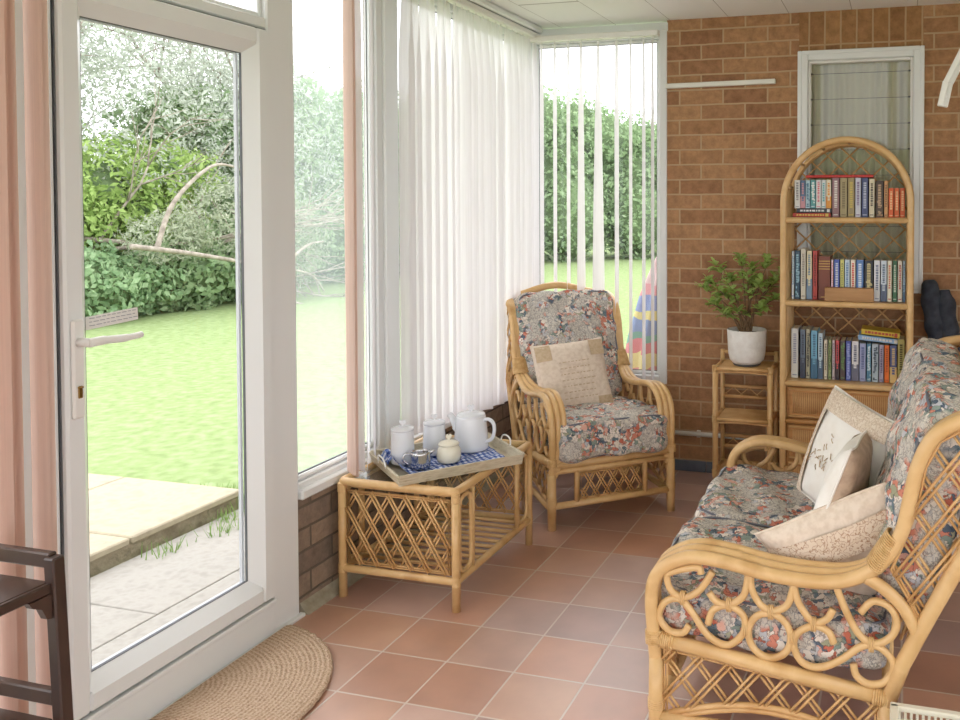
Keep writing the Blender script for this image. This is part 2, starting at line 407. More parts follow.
M['linen'] = noise_mat('beige_printed_linen', [(.35, (220, 202, 184)), (.6, (232, 216, 200))], 60, .9, 3, bump=.4, bscale=14, bdist=.01, spec=.2)
M['linentrim'] = noise_mat('beige_patch', [(.35, (196, 172, 142)), (.6, (208, 186, 158))], 80, .9, spec=.2)
M['whitecotton'] = noise_mat('white_cotton', [(.35, (236, 230, 222)), (.6, (244, 240, 234))], 14, .9, 3, bump=.4, bscale=12, bdist=.01, spec=.2)
M['lace'] = noise_mat('beige_lace_border', [(.42, (222, 206, 188)), (.5, (190, 166, 142)), (.56, (226, 212, 196))], 110, .9, 2, spec=.2)
M['tauperev'] = noise_mat('taupe_satin', [(.35, (176, 152, 132)), (.6, (196, 172, 150))], 40, .55, 3, spec=.3)
M['scrollprint'] = noise_mat('brown_scroll_print', [(.44, (226, 208, 188)), (.49, (176, 136, 108)), (.54, (230, 214, 196))], 90, .9, 1, spec=.2)
M['embroid'] = new_mat('beige_embroidery', (190, 166, 138), .8)

def gingham():
    m = new_mat('blue_white_check_cloth', (220, 225, 240), .9, .2)
    tc = nd(m, 'ShaderNodeTexCoord'); sp = nd(m, 'ShaderNodeSeparateXYZ'); lk(m, tc.outputs['Object'], sp.inputs[0])
    outs = []
    for ax in 'XY':
        a = nd(m, 'ShaderNodeMath', operation='MULTIPLY'); a.inputs[1].default_value = 50; lk(m, sp.outputs[ax], a.inputs[0])
        f = nd(m, 'ShaderNodeMath', operation='FRACT'); lk(m, a.outputs[0], f.inputs[0])
        g = nd(m, 'ShaderNodeMath', operation='GREATER_THAN'); g.inputs[1].default_value = .5; lk(m, f.outputs[0], g.inputs[0]); outs.append(g)
    ad = nd(m, 'ShaderNodeMath', operation='MULTIPLY_ADD'); ad.inputs[1].default_value = .5
    lk(m, outs[0].outputs[0], ad.inputs[0])
    hf = nd(m, 'ShaderNodeMath', operation='MULTIPLY'); hf.inputs[1].default_value = .5; lk(m, outs[1].outputs[0], hf.inputs[0]); lk(m, hf.outputs[0], ad.inputs[2])
    r = ramp(m, [(0, (228, 232, 244)), (.25, (128, 150, 208)), (.75, (62, 84, 158))], True); lk(m, ad.outputs[0], r.inputs[0])
    lk(m, r.outputs[0], bs(m).inputs['Base Color']); return m
M['gingham'] = gingham()

def rings_mat():
    m = new_mat('braided_jute', (200, 168, 136), .95, .1)
    tc = nd(m, 'ShaderNodeTexCoord')
    nz = nd(m, 'ShaderNodeTexNoise', Scale=170, Detail=3); lk(m, tc.outputs['Object'], nz.inputs['Vector'])
    wv = nd(m, 'ShaderNodeTexWave', wave_type='RINGS', rings_direction='Z', Scale=24, Distortion=2.5, Detail=3)
    wv.inputs['Detail Scale'].default_value = 8
    lk(m, tc.outputs['Object'], wv.inputs['Vector'])
    mx = nd(m, 'ShaderNodeMath', operation='MULTIPLY_ADD'); mx.inputs[1].default_value = .22; lk(m, wv.outputs['Fac'], mx.inputs[0])
    h = nd(m, 'ShaderNodeMath', operation='MULTIPLY'); h.inputs[1].default_value = .95; lk(m, nz.outputs['Fac'], h.inputs[0]); lk(m, h.outputs[0], mx.inputs[2])
    r = ramp(m, [(.28, (150, 120, 96)), (.5, (192, 164, 138)), (.75, (216, 192, 168))]); lk(m, mx.outputs[0], r.inputs[0])
    lk(m, r.outputs[0], bs(m).inputs['Base Color'])
    bp = nd(m, 'ShaderNodeBump', Strength=1, Distance=.006); lk(m, mx.outputs[0], bp.inputs['Height']); lk(m, bp.outputs[0], bs(m).inputs['Normal'])
    return m
M['jute'] = rings_mat()

def leaf_mat(name, stops, scale=3, trans=.35):
    m = bpy.data.materials.new(name); m.use_nodes = True; nt = m.node_tree; nt.nodes.clear()
    out = nd(m, 'ShaderNodeOutputMaterial'); d = nd(m, 'ShaderNodeBsdfDiffuse'); t = nd(m, 'ShaderNodeBsdfTranslucent')
    tc = nd(m, 'ShaderNodeTexCoord'); nz = nd(m, 'ShaderNodeTexNoise', Scale=scale, Detail=6, Roughness=.8); lk(m, tc.outputs['Object'], nz.inputs['Vector'])
    r = ramp(m, stops); lk(m, nz.outputs['Fac'], r.inputs[0]); lk(m, r.outputs[0], d.inputs[0]); lk(m, r.outputs[0], t.inputs[0])
    mx = nd(m, 'ShaderNodeMixShader'); mx.inputs[0].default_value = trans
    lk(m, d.outputs[0], mx.inputs[1]); lk(m, t.outputs[0], mx.inputs[2]); lk(m, mx.outputs[0], out.inputs[0]); return m
M['leaf_pale'] = leaf_mat('pale_grey_green_leaves', [(.3, (158, 170, 152)), (.5, (190, 196, 184)), (.7, (214, 216, 208))], 5)
M['leaf_bright'] = leaf_mat('bright_green_leaves', [(.3, (128, 158, 88)), (.5, (162, 188, 112)), (.7, (192, 210, 146))], 4)
M['leaf_mid'] = leaf_mat('mid_green_leaves', [(.3, (126, 154, 112)), (.5, (154, 178, 136)), (.7, (184, 200, 164))], 4)
M['leaf_low'] = leaf_mat('fresh_green_leaves', [(.3, (112, 146, 106)), (.5, (148, 176, 134)), (.7, (186, 206, 166))], 5)
M['leaf_dry'] = leaf_mat('greyish_dry_leaves', [(.3, (150, 160, 134)), (.5, (178, 186, 162)), (.7, (204, 206, 188))], 6)
M['leaf_pot'] = leaf_mat('houseplant_leaves', [(.3, (136, 164, 80)), (.5, (178, 202, 118)), (.7, (214, 228, 164))], 16, .3)
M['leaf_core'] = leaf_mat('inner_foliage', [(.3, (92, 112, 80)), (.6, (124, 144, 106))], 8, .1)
M['grass'] = noise_mat('mown_lawn', [(.3, (124, 142, 94)), (.5, (138, 156, 106)), (.68, (150, 166, 122))], 14, 1, 12, bump=0, spec=.1)
M['blade'] = leaf_mat('grass_blades', [(.3, (112, 146, 78)), (.7, (146, 172, 104))], 6)
M['slab'] = noise_mat('pale_sandstone_slab', [(.3, (166, 156, 132)), (.5, (178, 168, 144)), (.7, (162, 152, 132))], 14, .9, 8, bump=.3, bscale=40)
M['slabedge'] = noise_mat('rough_stone_edge', [(.35, (130, 120, 100)), (.6, (160, 150, 128)), (.75, (84, 76, 62))], 14, .95, 6, bump=1, bscale=18, bdist=.02)
M['concrete'] = noise_mat('grey_concrete_path', [(.3, (146, 142, 134)), (.5, (160, 156, 148)), (.7, (148, 144, 136))], 22, .9, 8, bump=.3, bscale=40)

# ------------------------------------------------------------------ SETTING: room
CEIL = 2.31; FARY = 2.185; RX = 3.7; BY = -4.4
fl = MB().lh(-.02, RX, BY, FARY+.1, -.1, 0).build('floor', M['floor']); struct(fl)
ce = MB().lh(-.12, RX+.1, BY-.1, FARY+.12, CEIL, CEIL+.08).build('ceiling', M['ceiling']); struct(ce)

# far brick wall with two openings: far window x 0..0.78, louvre window x 1.455..2.034
wf = MB()
Y0, Y1 = FARY, FARY+.12
WX0, WX1, WZ0, WZ1 = 1.455, 2.034, .955, 2.113
wf.lh(.78, WX0, Y0, Y1, 0, CEIL); wf.lh(WX1, RX, Y0, Y1, 0, CEIL); wf.lh(WX0, WX1, Y0, Y1, 0, WZ0)
wf.lh(-.1, .78, Y0, Y1, -.1, .44)
struct(wf.build('wall_far', M['brick']))
struct(MB().lh(WX0-.003, WX1+.003, Y0-.001, Y1, WZ1, CEIL).build('wall_far_lintel', M['soldier']))

# dwarf wall on the window side
dw = MB().lh(-.12, 0, .353, FARY, -.15, .40)
dw.lh(-.12, 0, BY, -.53, -.15, .12)
struct(dw.build('wall_left', M['dwarfbrick']))
# mortar fillet at foot
fi = MB(); n = 10
prof = [(0, 0), (.035, 0), (.024, .008), (.01, .02), (0, .035)]
fi.prism([(a, b) for a, b in prof], lambda a, b, t: (a, t, b), .36, FARY)
struct(fi.build('trim_1', M['mortar']))
# tile skirting along the far wall
sk = MB(); x = .79
while x < 3.4:
    sk.lh(x, min(x+.197, 3.4), FARY-.012, FARY, 0, .055, bev=.002); x += .2
struct(sk.build('baseboard_far', M['slate']))

def frame_yz(mb, x0, x1, y0, y1, z0, z1, w, bev=.004):
    mb.lh(x0, x1, y0, y0+w, z0, z1, bev=bev); mb.lh(x0, x1, y1-w, y1, z0, z1, bev=bev)
    mb.lh(x0, x1, y0+w, y1-w, z0, z0+w, bev=bev); mb.lh(x0, x1, y0+w, y1-w, z1-w, z1, bev=bev)

# window 2: reflection-hazed pane right of the door, window 3 behind the blinds
def side_window(name, y0, y1, z0, z1, gl, w=.055, label=None):
    f = MB(); frame_yz(f, -.06, .0, y0, y1, z0, z1, w)
    f2 = f.build(name, M['pvc']); struct(f2, label)
    b = MB(); frame_yz(b, -.045, -.012, y0+w, y1-w, z0+w, z1-w, .018, .006); b.build('glazing_bead', M['pvc'], f2)
    g = MB(); frame_yz(g, -.036, -.028, y0+w+.018, y1-w-.018, z0+w+.018, z1-w-.018, .003, 0); g.build('gasket', M['gasket'], f2)
    MB().lh(-.036, -.030, y0+w+.01, y1-w-.01, z0+w+.01, z1-w-.01).build('window_pane', gl, f2)
    return f2
w2 = side_window('window_2', .320, .86, .40, 2.28, M['reflectionhaze'], .04)
struct(MB().lh(-.06, .012, .858, .935, .40, 2.28, bev=.006).build('trim_4', M['pvc']))
w3 = side_window('window_3', .92, FARY, .40, 2.28, M['glass'], .05)
si = MB().lh(-.03, .022, .353, FARY-.01, .385, .42, bev=.006); struct(si.build('trim_2', M['pvc']))
# window 1 left of the door (full height, low sill)
w1 = side_window('window_1', -1.45, -.53, .12, 2.28, M['glass'], .055)
for k, (a, b) in enumerate(((-2.9, -1.45), (BY, -2.9))):
    side_window('window_%d' % (6+k), a, b, .12, 2.28, M['glass'], .055)

# cornice / blind track above
struct(MB().lh(-.05, .10, BY, FARY, 2.275, CEIL, bev=.01).build('trim_3', M['pvc']))

# door with frame and transom light
fr = MB()
fr.lh(-.06, .012, -.535, -.482, 0, 2.28, bev=.005)
fr.lh(-.06, .012, .222, .345, 0, 2.28, bev=.005)
fr.lh(-.06, .012, -.482, .222, 1.922, 1.958, bev=.005)
fr.lh(-.06, .012, -.482, .222, 2.23, 2.28, bev=.005)
fr.lh(-.06, .020, -.482, .222, .0, .122, bev=.005)
fr.lh(.008, .03, -.53, .352, .0, .012, bev=.003)
frm = fr.build('door_1_frame', M['pvc']); struct(frm)
MB().lh(-.033, -.027, -.482, .222, 1.958, 2.235).build('transom_pane', M['glass'], frm)
tb = MB(); frame_yz(tb, -.04, -.005, -.482, .222, 1.958, 2.235, .015); tb.build('transom_bead', M['pvc'], frm)
ds = MB(); frame_yz(ds, -.04, .030, -.478, .213, .128, 1.915, .050, .006)
door = ds.build('door_1', M['pvc']); struct(door)
b = MB()
# sloping glazing bead all round
def bead(mb, y0, y1, z0, z1, w):
    o = [(y0, z0), (y1, z0), (y1, z1), (y0, z1)]; i = [(y0+w, z0+w), (y1-w, z0+w), (y1-w, z1-w), (y0+w, z1-w)]
    v = [(.024, *p) for p in o]+[(-.005, *p) for p in i]+[(-.012, *p) for p in i]+[(-.012, *p) for p in o]
    fs = []
    for L in range(3):
        for k in range(4): fs.append((L*4+k, L*4+(k+1) % 4, (L+1)*4+(k+1) % 4, (L+1)*4+k))
    mb.add(v, fs)
bead(b, -.428, .163, .178, 1.865, .030); b.build('glazing_bead', M['pvc'], door)
g = MB(); frame_yz(g, -.014, -.006, -.400, .135, .206, 1.837, .004, 0); g.build('gasket', M['gasket'], door)
MB().lh(-.020, -.013, -.41, .145, .19, 1.85).build('door_pane', M['glass'], door)
g = MB(); frame_yz(g, -.03, .0135, -.4815, .2175, .1235, 1.9195, .006, 0); g.build('rebate_shade_strip', M['gasket'], frm)  # dark strip painting the shadow line between sash and frame
g = MB(); frame_yz(g, -.034, -.024, -.404, .139, .196, 1.841, .009, 0); g.build('spacer_bar', new_mat('aluminium_spacer', (186, 188, 192), .5), door)
# handle
hp = MB().box((.034, -.452, .98), (.012, .032, .24), bev=.005)
hpo = hp.build('handle_plate', M['plaswhite'], door)
h = MB(); h.tube([(.04, -.452, 1.045), (.075, -.452, 1.045)], .011, 10)
h.tube(crom([(.075, -.457, 1.045), (.08, -.424, 1.047), (.083, -.364, 1.044), (.083, -.319, 1.046)], 5), [.011]*6+[.0095]*5+[.008]*5, 10)
h.build('lever', M['plaswhite'], hpo)
k = MB().box((.041, -.452, .925), (.004, .012, .03), bev=.002); k.lathe([(.007, 0), (.007, .004)], (.041, -.452, .935), 10); k.build('keyhole', M['brass'], hpo)
# sticker on the glass
st = MB().box((-.0095, -.318, 1.083), (.001, .15, .032), rot=Matrix.Rotation(math.radians(3), 3, 'X'))
sto = st.build('sticker', M['plaswhite'], door)
stx = MB()
for r_ in range(3):
    y = -.383
    random.seed(r_)
    while y < -.257:
        w_ = random.uniform(.006, .016); stx.box((-.0088, y+w_/2, 1.094-r_*.009+(y+.318)*.05), (.0004, w_, .0022)); y += w_+.004
stx.build('print', new_mat('grey_print', (170, 170, 176), .8), sto)
# threshold drip bar
MB().lh(.0, .034, -.475, .215, .108, .122, bev=.003).build('weather_bar', M['pvc'], frm)

# far window (window_4)
f = MB()
def frame_xz(mb, x0, x1, y0, y1, z0, z1, w, bev=.004):
    mb.lh(x0, x0+w, y0, y1, z0, z1, bev=bev); mb.lh(x1-w, x1, y0, y1, z0, z1, bev=bev)
    mb.lh(x0+w, x1-w, y0, y1, z0, z0+w, bev=bev); mb.lh(x0+w, x1-w, y0, y1, z1-w, z1, bev=bev)
frame_xz(f, 0, .78, FARY-.005, FARY+.06, .44, 2.265, .042)
f.lh(-.02, .785, FARY-.008, FARY+.02, 2.255, 2.30, bev=.004)
f.lh(-.06, .0, FARY-.0, FARY+.06, .38, CEIL)
w4 = f.build('window_4', M['pvc']); struct(w4)
bb = MB(); frame_xz(bb, .042, .738, FARY+.02, FARY+.045, .482, 2.223, .018, .005); bb.build('glazing_bead', M['pvc'], w4)
bb = MB(); frame_xz(bb, .060, .720, FARY+.027, FARY+.033, .50, 2.205, .003, 0); bb.build('gasket', M['gasket'], w4)
MB().lh(.055, .725, FARY+.028, FARY+.033, .495, 2.21).build('window_pane', M['glass'], w4)

# louvre window in the brick wall (window_5) with net curtain behind
f = MB(); frame_xz(f, WX0, WX1, FARY-.018, FARY+.05, WZ0, WZ1, .042, .005)
frame_xz(f, WX0-.008, WX1+.008, FARY-.022, FARY+.002, WZ0-.008, WZ1+.006, .02, .003)
w5 = f.build('window_5', M['pvc']); struct(w5)
f = MB(); frame_xz(f, WX0+.042, WX1-.042, FARY+.0, FARY+.04, WZ0+.042, WZ1-.042, .014, .003); f.build('inner_frame', M['plaswhite'], w5)
clip = MB(); lv = MB(); zz = WZ0+.06
while zz < WZ1-.08:
    for xx in (WX0+.060, WX1-.060): clip.box((xx, FARY+.006, zz), (.010, .02, .006), bev=.001)
    clip.box(((WX0+WX1)/2, FARY+.012, zz), (WX1-WX0-.12, .003, .0018))
    lv.box(((WX0+WX1)/2, FARY+.018, zz+.062), (WX1-WX0-.13, .004, .128), rot=Matrix.Rotation(math.radians(4), 3, 'X'))
    zz += .124
clip.build('louvre_clip', M['gasket'], w5); lv.build('louvre_pane', M['glass'], w5)

# pipe and trunking on the wall
t = MB().box((1.058, FARY-.012, 1.975), (.56, .022, .024), rot=Matrix.Rotation(math.radians(-.5), 3, 'Y'), bev=.003)
tag(t.build('cable_trunking', M['conduit']), 'short white cable trunking fixed high on the brick wall beside the far window', 'trunking')
t = MB().tube([(.78, FARY-.018, .197), (3.4, FARY-.018, .197)], .012, 10)
for xx in (.95, 1.6, 2.3): t.box((xx, FARY-.009, .197), (.02, .018, .034), bev=.002)
tag(t.build('heating_pipe', M['conduit']), 'white horizontal pipe low along the brick wall behind the cane stand', 'pipe')

# unseen rest of the sun room: right wall with wide glazing, glazed end wall
rw = MB(); rw.lh(RX, RX+.1, BY, FARY+.1, 0, .7); rw.lh(RX, RX+.1, BY, FARY+.1, 2.2, CEIL); rw.lh(RX, RX+.1, .4, FARY+.1, .7, 2.2)
struct(rw.build('wall_right', M['plasterroom']))
f = MB()
for ya, yb in ((BY, -2.8), (-2.8, -1.2), (-1.2, .4)): frame_yz(f, RX+.02, RX+.08, ya, yb, .7, 2.2, .05)
w = f.build('window_8', M['pvc']); struct(w); MB().lh(RX+.045, RX+.05, BY, .4, .72, 2.18).build('window_pane', M['glass'], w)
bw = MB(); bw.lh(-.12, RX+.1, BY-.1, BY, 0, .35); bw.lh(-.12, RX+.1, BY-.1, BY, 2.22, CEIL); struct(bw.build('wall_back', M['plasterroom']))
f = MB()
for xa in (0, .925, 1.85, 2.775): frame_xz(f, xa, xa+.925, BY-.08, BY-.02, .35, 2.22, .05)
w = f.build('window_9', M['pvc']); struct(w); MB().lh(0, RX, BY-.055, BY-.05, .38, 2.2).build('window_pane', M['glass'], w)

# room behind the louvre window
struct(MB().lh(1.0, 2.6, 3.0, 3.05, 0, 2.4).build('wall_neighbour', M['plasterroom']))
cu = MB(); N = 150; cx0, cx1 = WX0-.03, WX1+.03; zs = [.93, 1.5, 2.0, 2.07, 2.09, 2.13]
V = []
for zi, z in enumerate(zs):
    for i in range(N+1):
        t = i/N; x = cx0+(cx1-cx0)*t; a = .014*(.45 if z > 2.05 else 1)
        V.append((x, FARY+.11+a*math.sin(t*70+.5*math.sin(t*19))+.006*math.sin(t*23+z*2), z))
F = [(j*(N+1)+i, j*(N+1)+i+1, (j+1)*(N+1)+i+1, (j+1)*(N+1)+i) for j in range(len(zs)-1) for i in range(N)]
cu.add(V, F, 0, True)
V2 = [(x, y+.004, z) for x, y, z in V]; cu.add(V2, [f_[::-1] for f_ in F], 0, True)
tag(cu.build('net_curtain', M['netcurtain']), 'gathered cream net curtain hanging behind the slatted glass window', 'curtain')

# ------------------------------------------------------------------ vertical blinds
def slat(mb, c, ang, w, z0, z1, twist=0, curve=.006, taper=.35):
    """one hanging blind vane; ang = direction of its width in plan"""
    rows = [z0, z0+.02, (z0+z1)/2, z1-.30, z1-.06, z1-.012]; nn = 6; V = []
    for z in rows:
        t = (z-z0)/(z1-z0); a = ang+twist*(t-.3)
        ww = w*(1-(1-taper)*max(0, (t-.9))/.1) if taper < 1 else w
        d = Vector((math.cos(a), math.sin(a))); n_ = Vector((-d.y, d.x))
        for i in range(nn+1):
            u = i/nn-.5; off = curve*(1-4*u*u)
            V.append((c[0]+d.x*u*ww+n_.x*off, c[1]+d.y*u*ww+n_.y*off, z))
    k = nn+1; L = len(rows)
    th = Vector((math.cos(ang+PI/2), math.sin(ang+PI/2)))*.0008
    W2 = [(x+th.x, y+th.y, z) for x, y, z in V]
    F = [(j*k+i, j*k+i+1, (j+1)*k+i+1, (j+1)*k+i) for j in range(L-1) for i in range(nn)]
    mb.add(V, F, 0, True)
    mb.box((c[0], c[1], z1-.006), (.006, .006, .014), mi=1)
    return mb

random.seed(4)
# long closed blind
bl = empty('vertical_blind', (.07, 1.55, 2.27), 'closed white vertical blind covering the long side window behind the tea tray', 'blind')
MB().lh(-.02, .02, -.72, .62, -.03, .0, bev=.004).build('head_rail', M['plaswhite'], bl)
ys = np.linspace(.915, 2.125, 20)
for i, y in enumerate(ys):
    a = PI/2 - math.radians(random.choice((6, 12, 20, 26, 34)))*(1 if i not in (6, 13) else -.3)
    z0 = .455-.085*(y-.93)/1.2+random.uniform(-.006, .006)
    slat(MB(), (random.uniform(-.004, .004), y-1.55, 0), a, .089, z0-2.27, -.028, math.radians(random.uniform(-9, 9)), .008).build('slat', [M['blind'], M['plaswhite']], bl)
# small blind drawn back in front of the pane right of the door
bl = empty('vertical_blind', (.07, .6, 2.27), 'pinkish vertical blind slats drawn to a bunch in front of the side window right of the door', 'blind')
MB().lh(-.02, .02, -.25, .22, -.03, .0, bev=.004).build('head_rail', M['plaswhite'], bl)
for i, (y, a, mt) in enumerate(((.548, 146, 'pinkblind'), (.560, 148, 'pinkblind'), (.590, 154, 'blind'), (.650, 120, 'blind'), (.690, 128, 'blind'))):
    slat(MB(), (0, y-.6, 0), math.radians(a), .088, .425-2.27-.01*(i % 2), -.028, math.radians(3), .006, .8).build('slat', [M[mt], M['plaswhite']], bl)
# blind left of the door
bl = empty('vertical_blind', (.075, -.9, 2.27), 'pink beige vertical blind slats hanging left of the glazed door', 'blind')
MB().lh(-.02, .02, -.55, .36, -.03, .0, bev=.004).build('head_rail', M['plaswhite'], bl)
for i, (y, a) in enumerate(((-.570, 168), (-.580, 164), (-.640, 166), (-.652, 160), (-.664, 168), (-.72, 160), (-.78, 165), (-.84, 165))):
    slat(MB(), (0, y+.9, 0), math.radians(a), .088, .14-2.27, -.028, 0, .005, .8).build('slat', [M['pinkblind'], M['plaswhite']], bl)
# far window: open slats
bl = empty('vertical_blind', (.39, FARY-.065, 2.25), 'open white vertical blind on the far window behind the armchair', 'blind')
MB().lh(-.36, .365, -.02, .02, -.03, .0, bev=.004).build('head_rail', M['plaswhite'], bl)
for i, (x, a, w_, tw) in enumerate(((.115, 99, .085, 0), (.19, 100, .085, 2), (.265, 99, .085, 0), (.335, 80, .085, -24), (.43, 62, .085, -50), (.53, 94, .085, 3), (.605, 96, .085, 0), (.675, 95, .085, 0), (.722, 95, .085, 0))):
    slat(MB(), (x-.39, 0, 0), math.radians(a), w_, .47-2.25, -.028, -math.radians(tw), .003, .5).build('slat', [M['blind'], M['plaswhite']], bl)

# ------------------------------------------------------------------ cushions
def superq(nx, p):
    """cube-sphere grid -> unit rounded box with exponent p"""
    V = []; F = []; idx = {}
    def add(a, b, c):
        k = (round(a, 5), round(b, 5), round(c, 5))
        if k not in idx:
            idx[k] = len(V); q = (abs(a)**p+abs(b)**p+abs(c)**p)**(1/p); V.append((a/q, b/q, c/q))
        return idx[k]
    g = [math.tan(PI/4*(-1+2*i/nx)) for i in range(nx+1)]
    for ax in range(3):
        for s in (-1, 1):
            for i in range(nx):
                for j in range(nx):
                    q = []
                    for (u, v) in ((g[i], g[j]), (g[i+1], g[j]), (g[i+1], g[j+1]), (g[i], g[j+1])):
                        c = [0, 0, 0]; c[ax] = s; c[(ax+1) % 3] = u; c[(ax+2) % 3] = v; q.append(add(*c))
                    F.append(q if s > 0 else q[::-1])
    return V, F
SQ = superq(24, 10)
def box_cushion(name, size, mats, parent, Mx, crown=.12, seed=0, piping=True):
    sx, sy, sz = (v/2 for v in size); rnd = random.Random(seed); ph = [rnd.uniform(0, 6) for _ in range(6)]
    V = []
    for a, b, c in SQ[0]:
        k = 1+crown*max(0, (1-a*a))*max(0, (1-b*b))/.5*.5
        x, y, z = a*sx, b*sy, c*sz*k
        w = .006*(math.sin(a*9+ph[0]+b*3)+math.sin(b*11+ph[1]-a*4))
        z += w*(1 if abs(c) > .5 else .3); x += .004*math.sin(b*14+c*6+ph[2]); y += .004*math.sin(a*15+c*5+ph[3])
        V.append(Mx @ Vector((x, y, z)))
    mb = MB(); mb.add(V, SQ[1], 0, True); o = mb.build(name, mats, parent)
    if piping:
        pp = MB()
        for zz in (.83, -.83):
            P = []
            for i in range(60):
                t = 2*PI*i/60; ca, sa = math.cos(t), math.sin(t); e = 2/10
                a = math.copysign(abs(ca)**e, ca)*.965; b_ = math.copysign(abs(sa)**e, sa)*.965
                P.append(Mx @ Vector((a*sx*.99, b_*sy*.99, zz*sz+.004*math.sin(t*5+ph[4]))))
            pp.tube(P, .0036, 6, True)
        pp.build('piping', M['piping'], o)
    return o
def pillow_mesh(w, h, t, n=18, seed=0, pinch=.10):
    """scatter cushion: two bulging faces meeting in a seam, pointed corners"""
    V = []; F = []; rnd = random.Random(seed); ph = [rnd.uniform(0, 6) for _ in range(4)]
    for s in (1, -1):
        for i in range(n+1):
            for j in range(n+1):
                a = -1+2*i/n; b = -1+2*j/n
                pa = a*(1-pinch*(1-b*b)*abs(a)**1.0*.6); pb = b*(1-pinch*(1-a*a)*abs(b)*.6)
                e = max(0, (1-a*a))**.42*max(0, (1-b*b))**.42
                z = s*(t/2*e+.0015)+.004*math.sin(a*7+ph[0])*math.sin(b*6+ph[1])*e
                z += .012*math.sin(a*2+ph[2])*b*(1-e*.4)
                V.append((pa*w/2, pb*h/2, z))
    k = n+1
    for s in (0, 1):
        for i in range(n):
            for j in range(n):
                q = (s*k*k+i*k+j, s*k*k+(i+1)*k+j, s*k*k+(i+1)*k+j+1, s*k*k+i*k+j+1)
                F.append(q if s == 0 else q[::-1])
    for i in range(n):   # seam
        for (p, q) in (((i, 0), (i+1, 0)), ((i, n), (i+1, n)), ((0, i), (0, i+1)), ((n, i), (n, i+1))):
            a, b = p[0]*k+p[1], q[0]*k+q[1]; F.append((a, b, b+k*k, a+k*k))
    return V, F
def pt_on_pillow(w, h, t, a, b, s=1):
    e = max(0, (1-a*a))**.42*max(0, (1-b*b))**.42
    return (a*w/2, b*h/2, s*(t/2*e+.004))

# ------------------------------------------------------------------ rattan seats
ARM = [(0, 0), (0, .10), (0, .22), (-.006, .289), (-.012, .37), (-.003, .426), (.029, .461), (.093, .487), (.183, .483), (.288, .466), (.407, .462), (.488, .48), (.55, .525), (.594, .60), (.612, .68), (.632, .77), (.668, .84), (.735, .885), (.80, .90)]
S_CURVES = [
 [(.116, .449), (.106, .463), (.038, .444), (.029, .425), (.043, .397), (.079, .389), (.116, .413), (.145, .457)],
 [(.086, .322), (.07, .302), (.034, .303), (.008, .335), (.024, .371), (.061, .382), (.093, .355), (.134, .304), (.183, .287), (.223, .321), (.223, .361), (.187, .381), (.147, .366), (.134, .331)],
 [(.136, .407), (.156, .387), (.187, .384), (.223, .409), (.234, .459)],
 [(.24, .459), (.244, .425), (.266, .392), (.297, .382), (.331, .401), (.346, .45)],
 [(.346, .45), (.357, .408), (.391, .369), (.424, .378), (.439, .403)],
 [(.441, .325), (.428, .35), (.395, .359), (.357, .339), (.346, .307), (.366, .271), (.408, .264), (.458, .289), (.507, .327), (.548, .329), (.579, .297), (.561, .253), (.524, .241), (.495, .256), (.487, .284)],
 [(.444, .462), (.47, .401), (.503, .35), (.54, .337), (.576, .36), (.586, .395), (.567, .425), (.531, .432), (.503, .403)],
]
BINDS = [(.070, .386), (.187, .383), (.29, .378), (.393, .363), (.528, .333), (.228, .33), (.343, .325)]
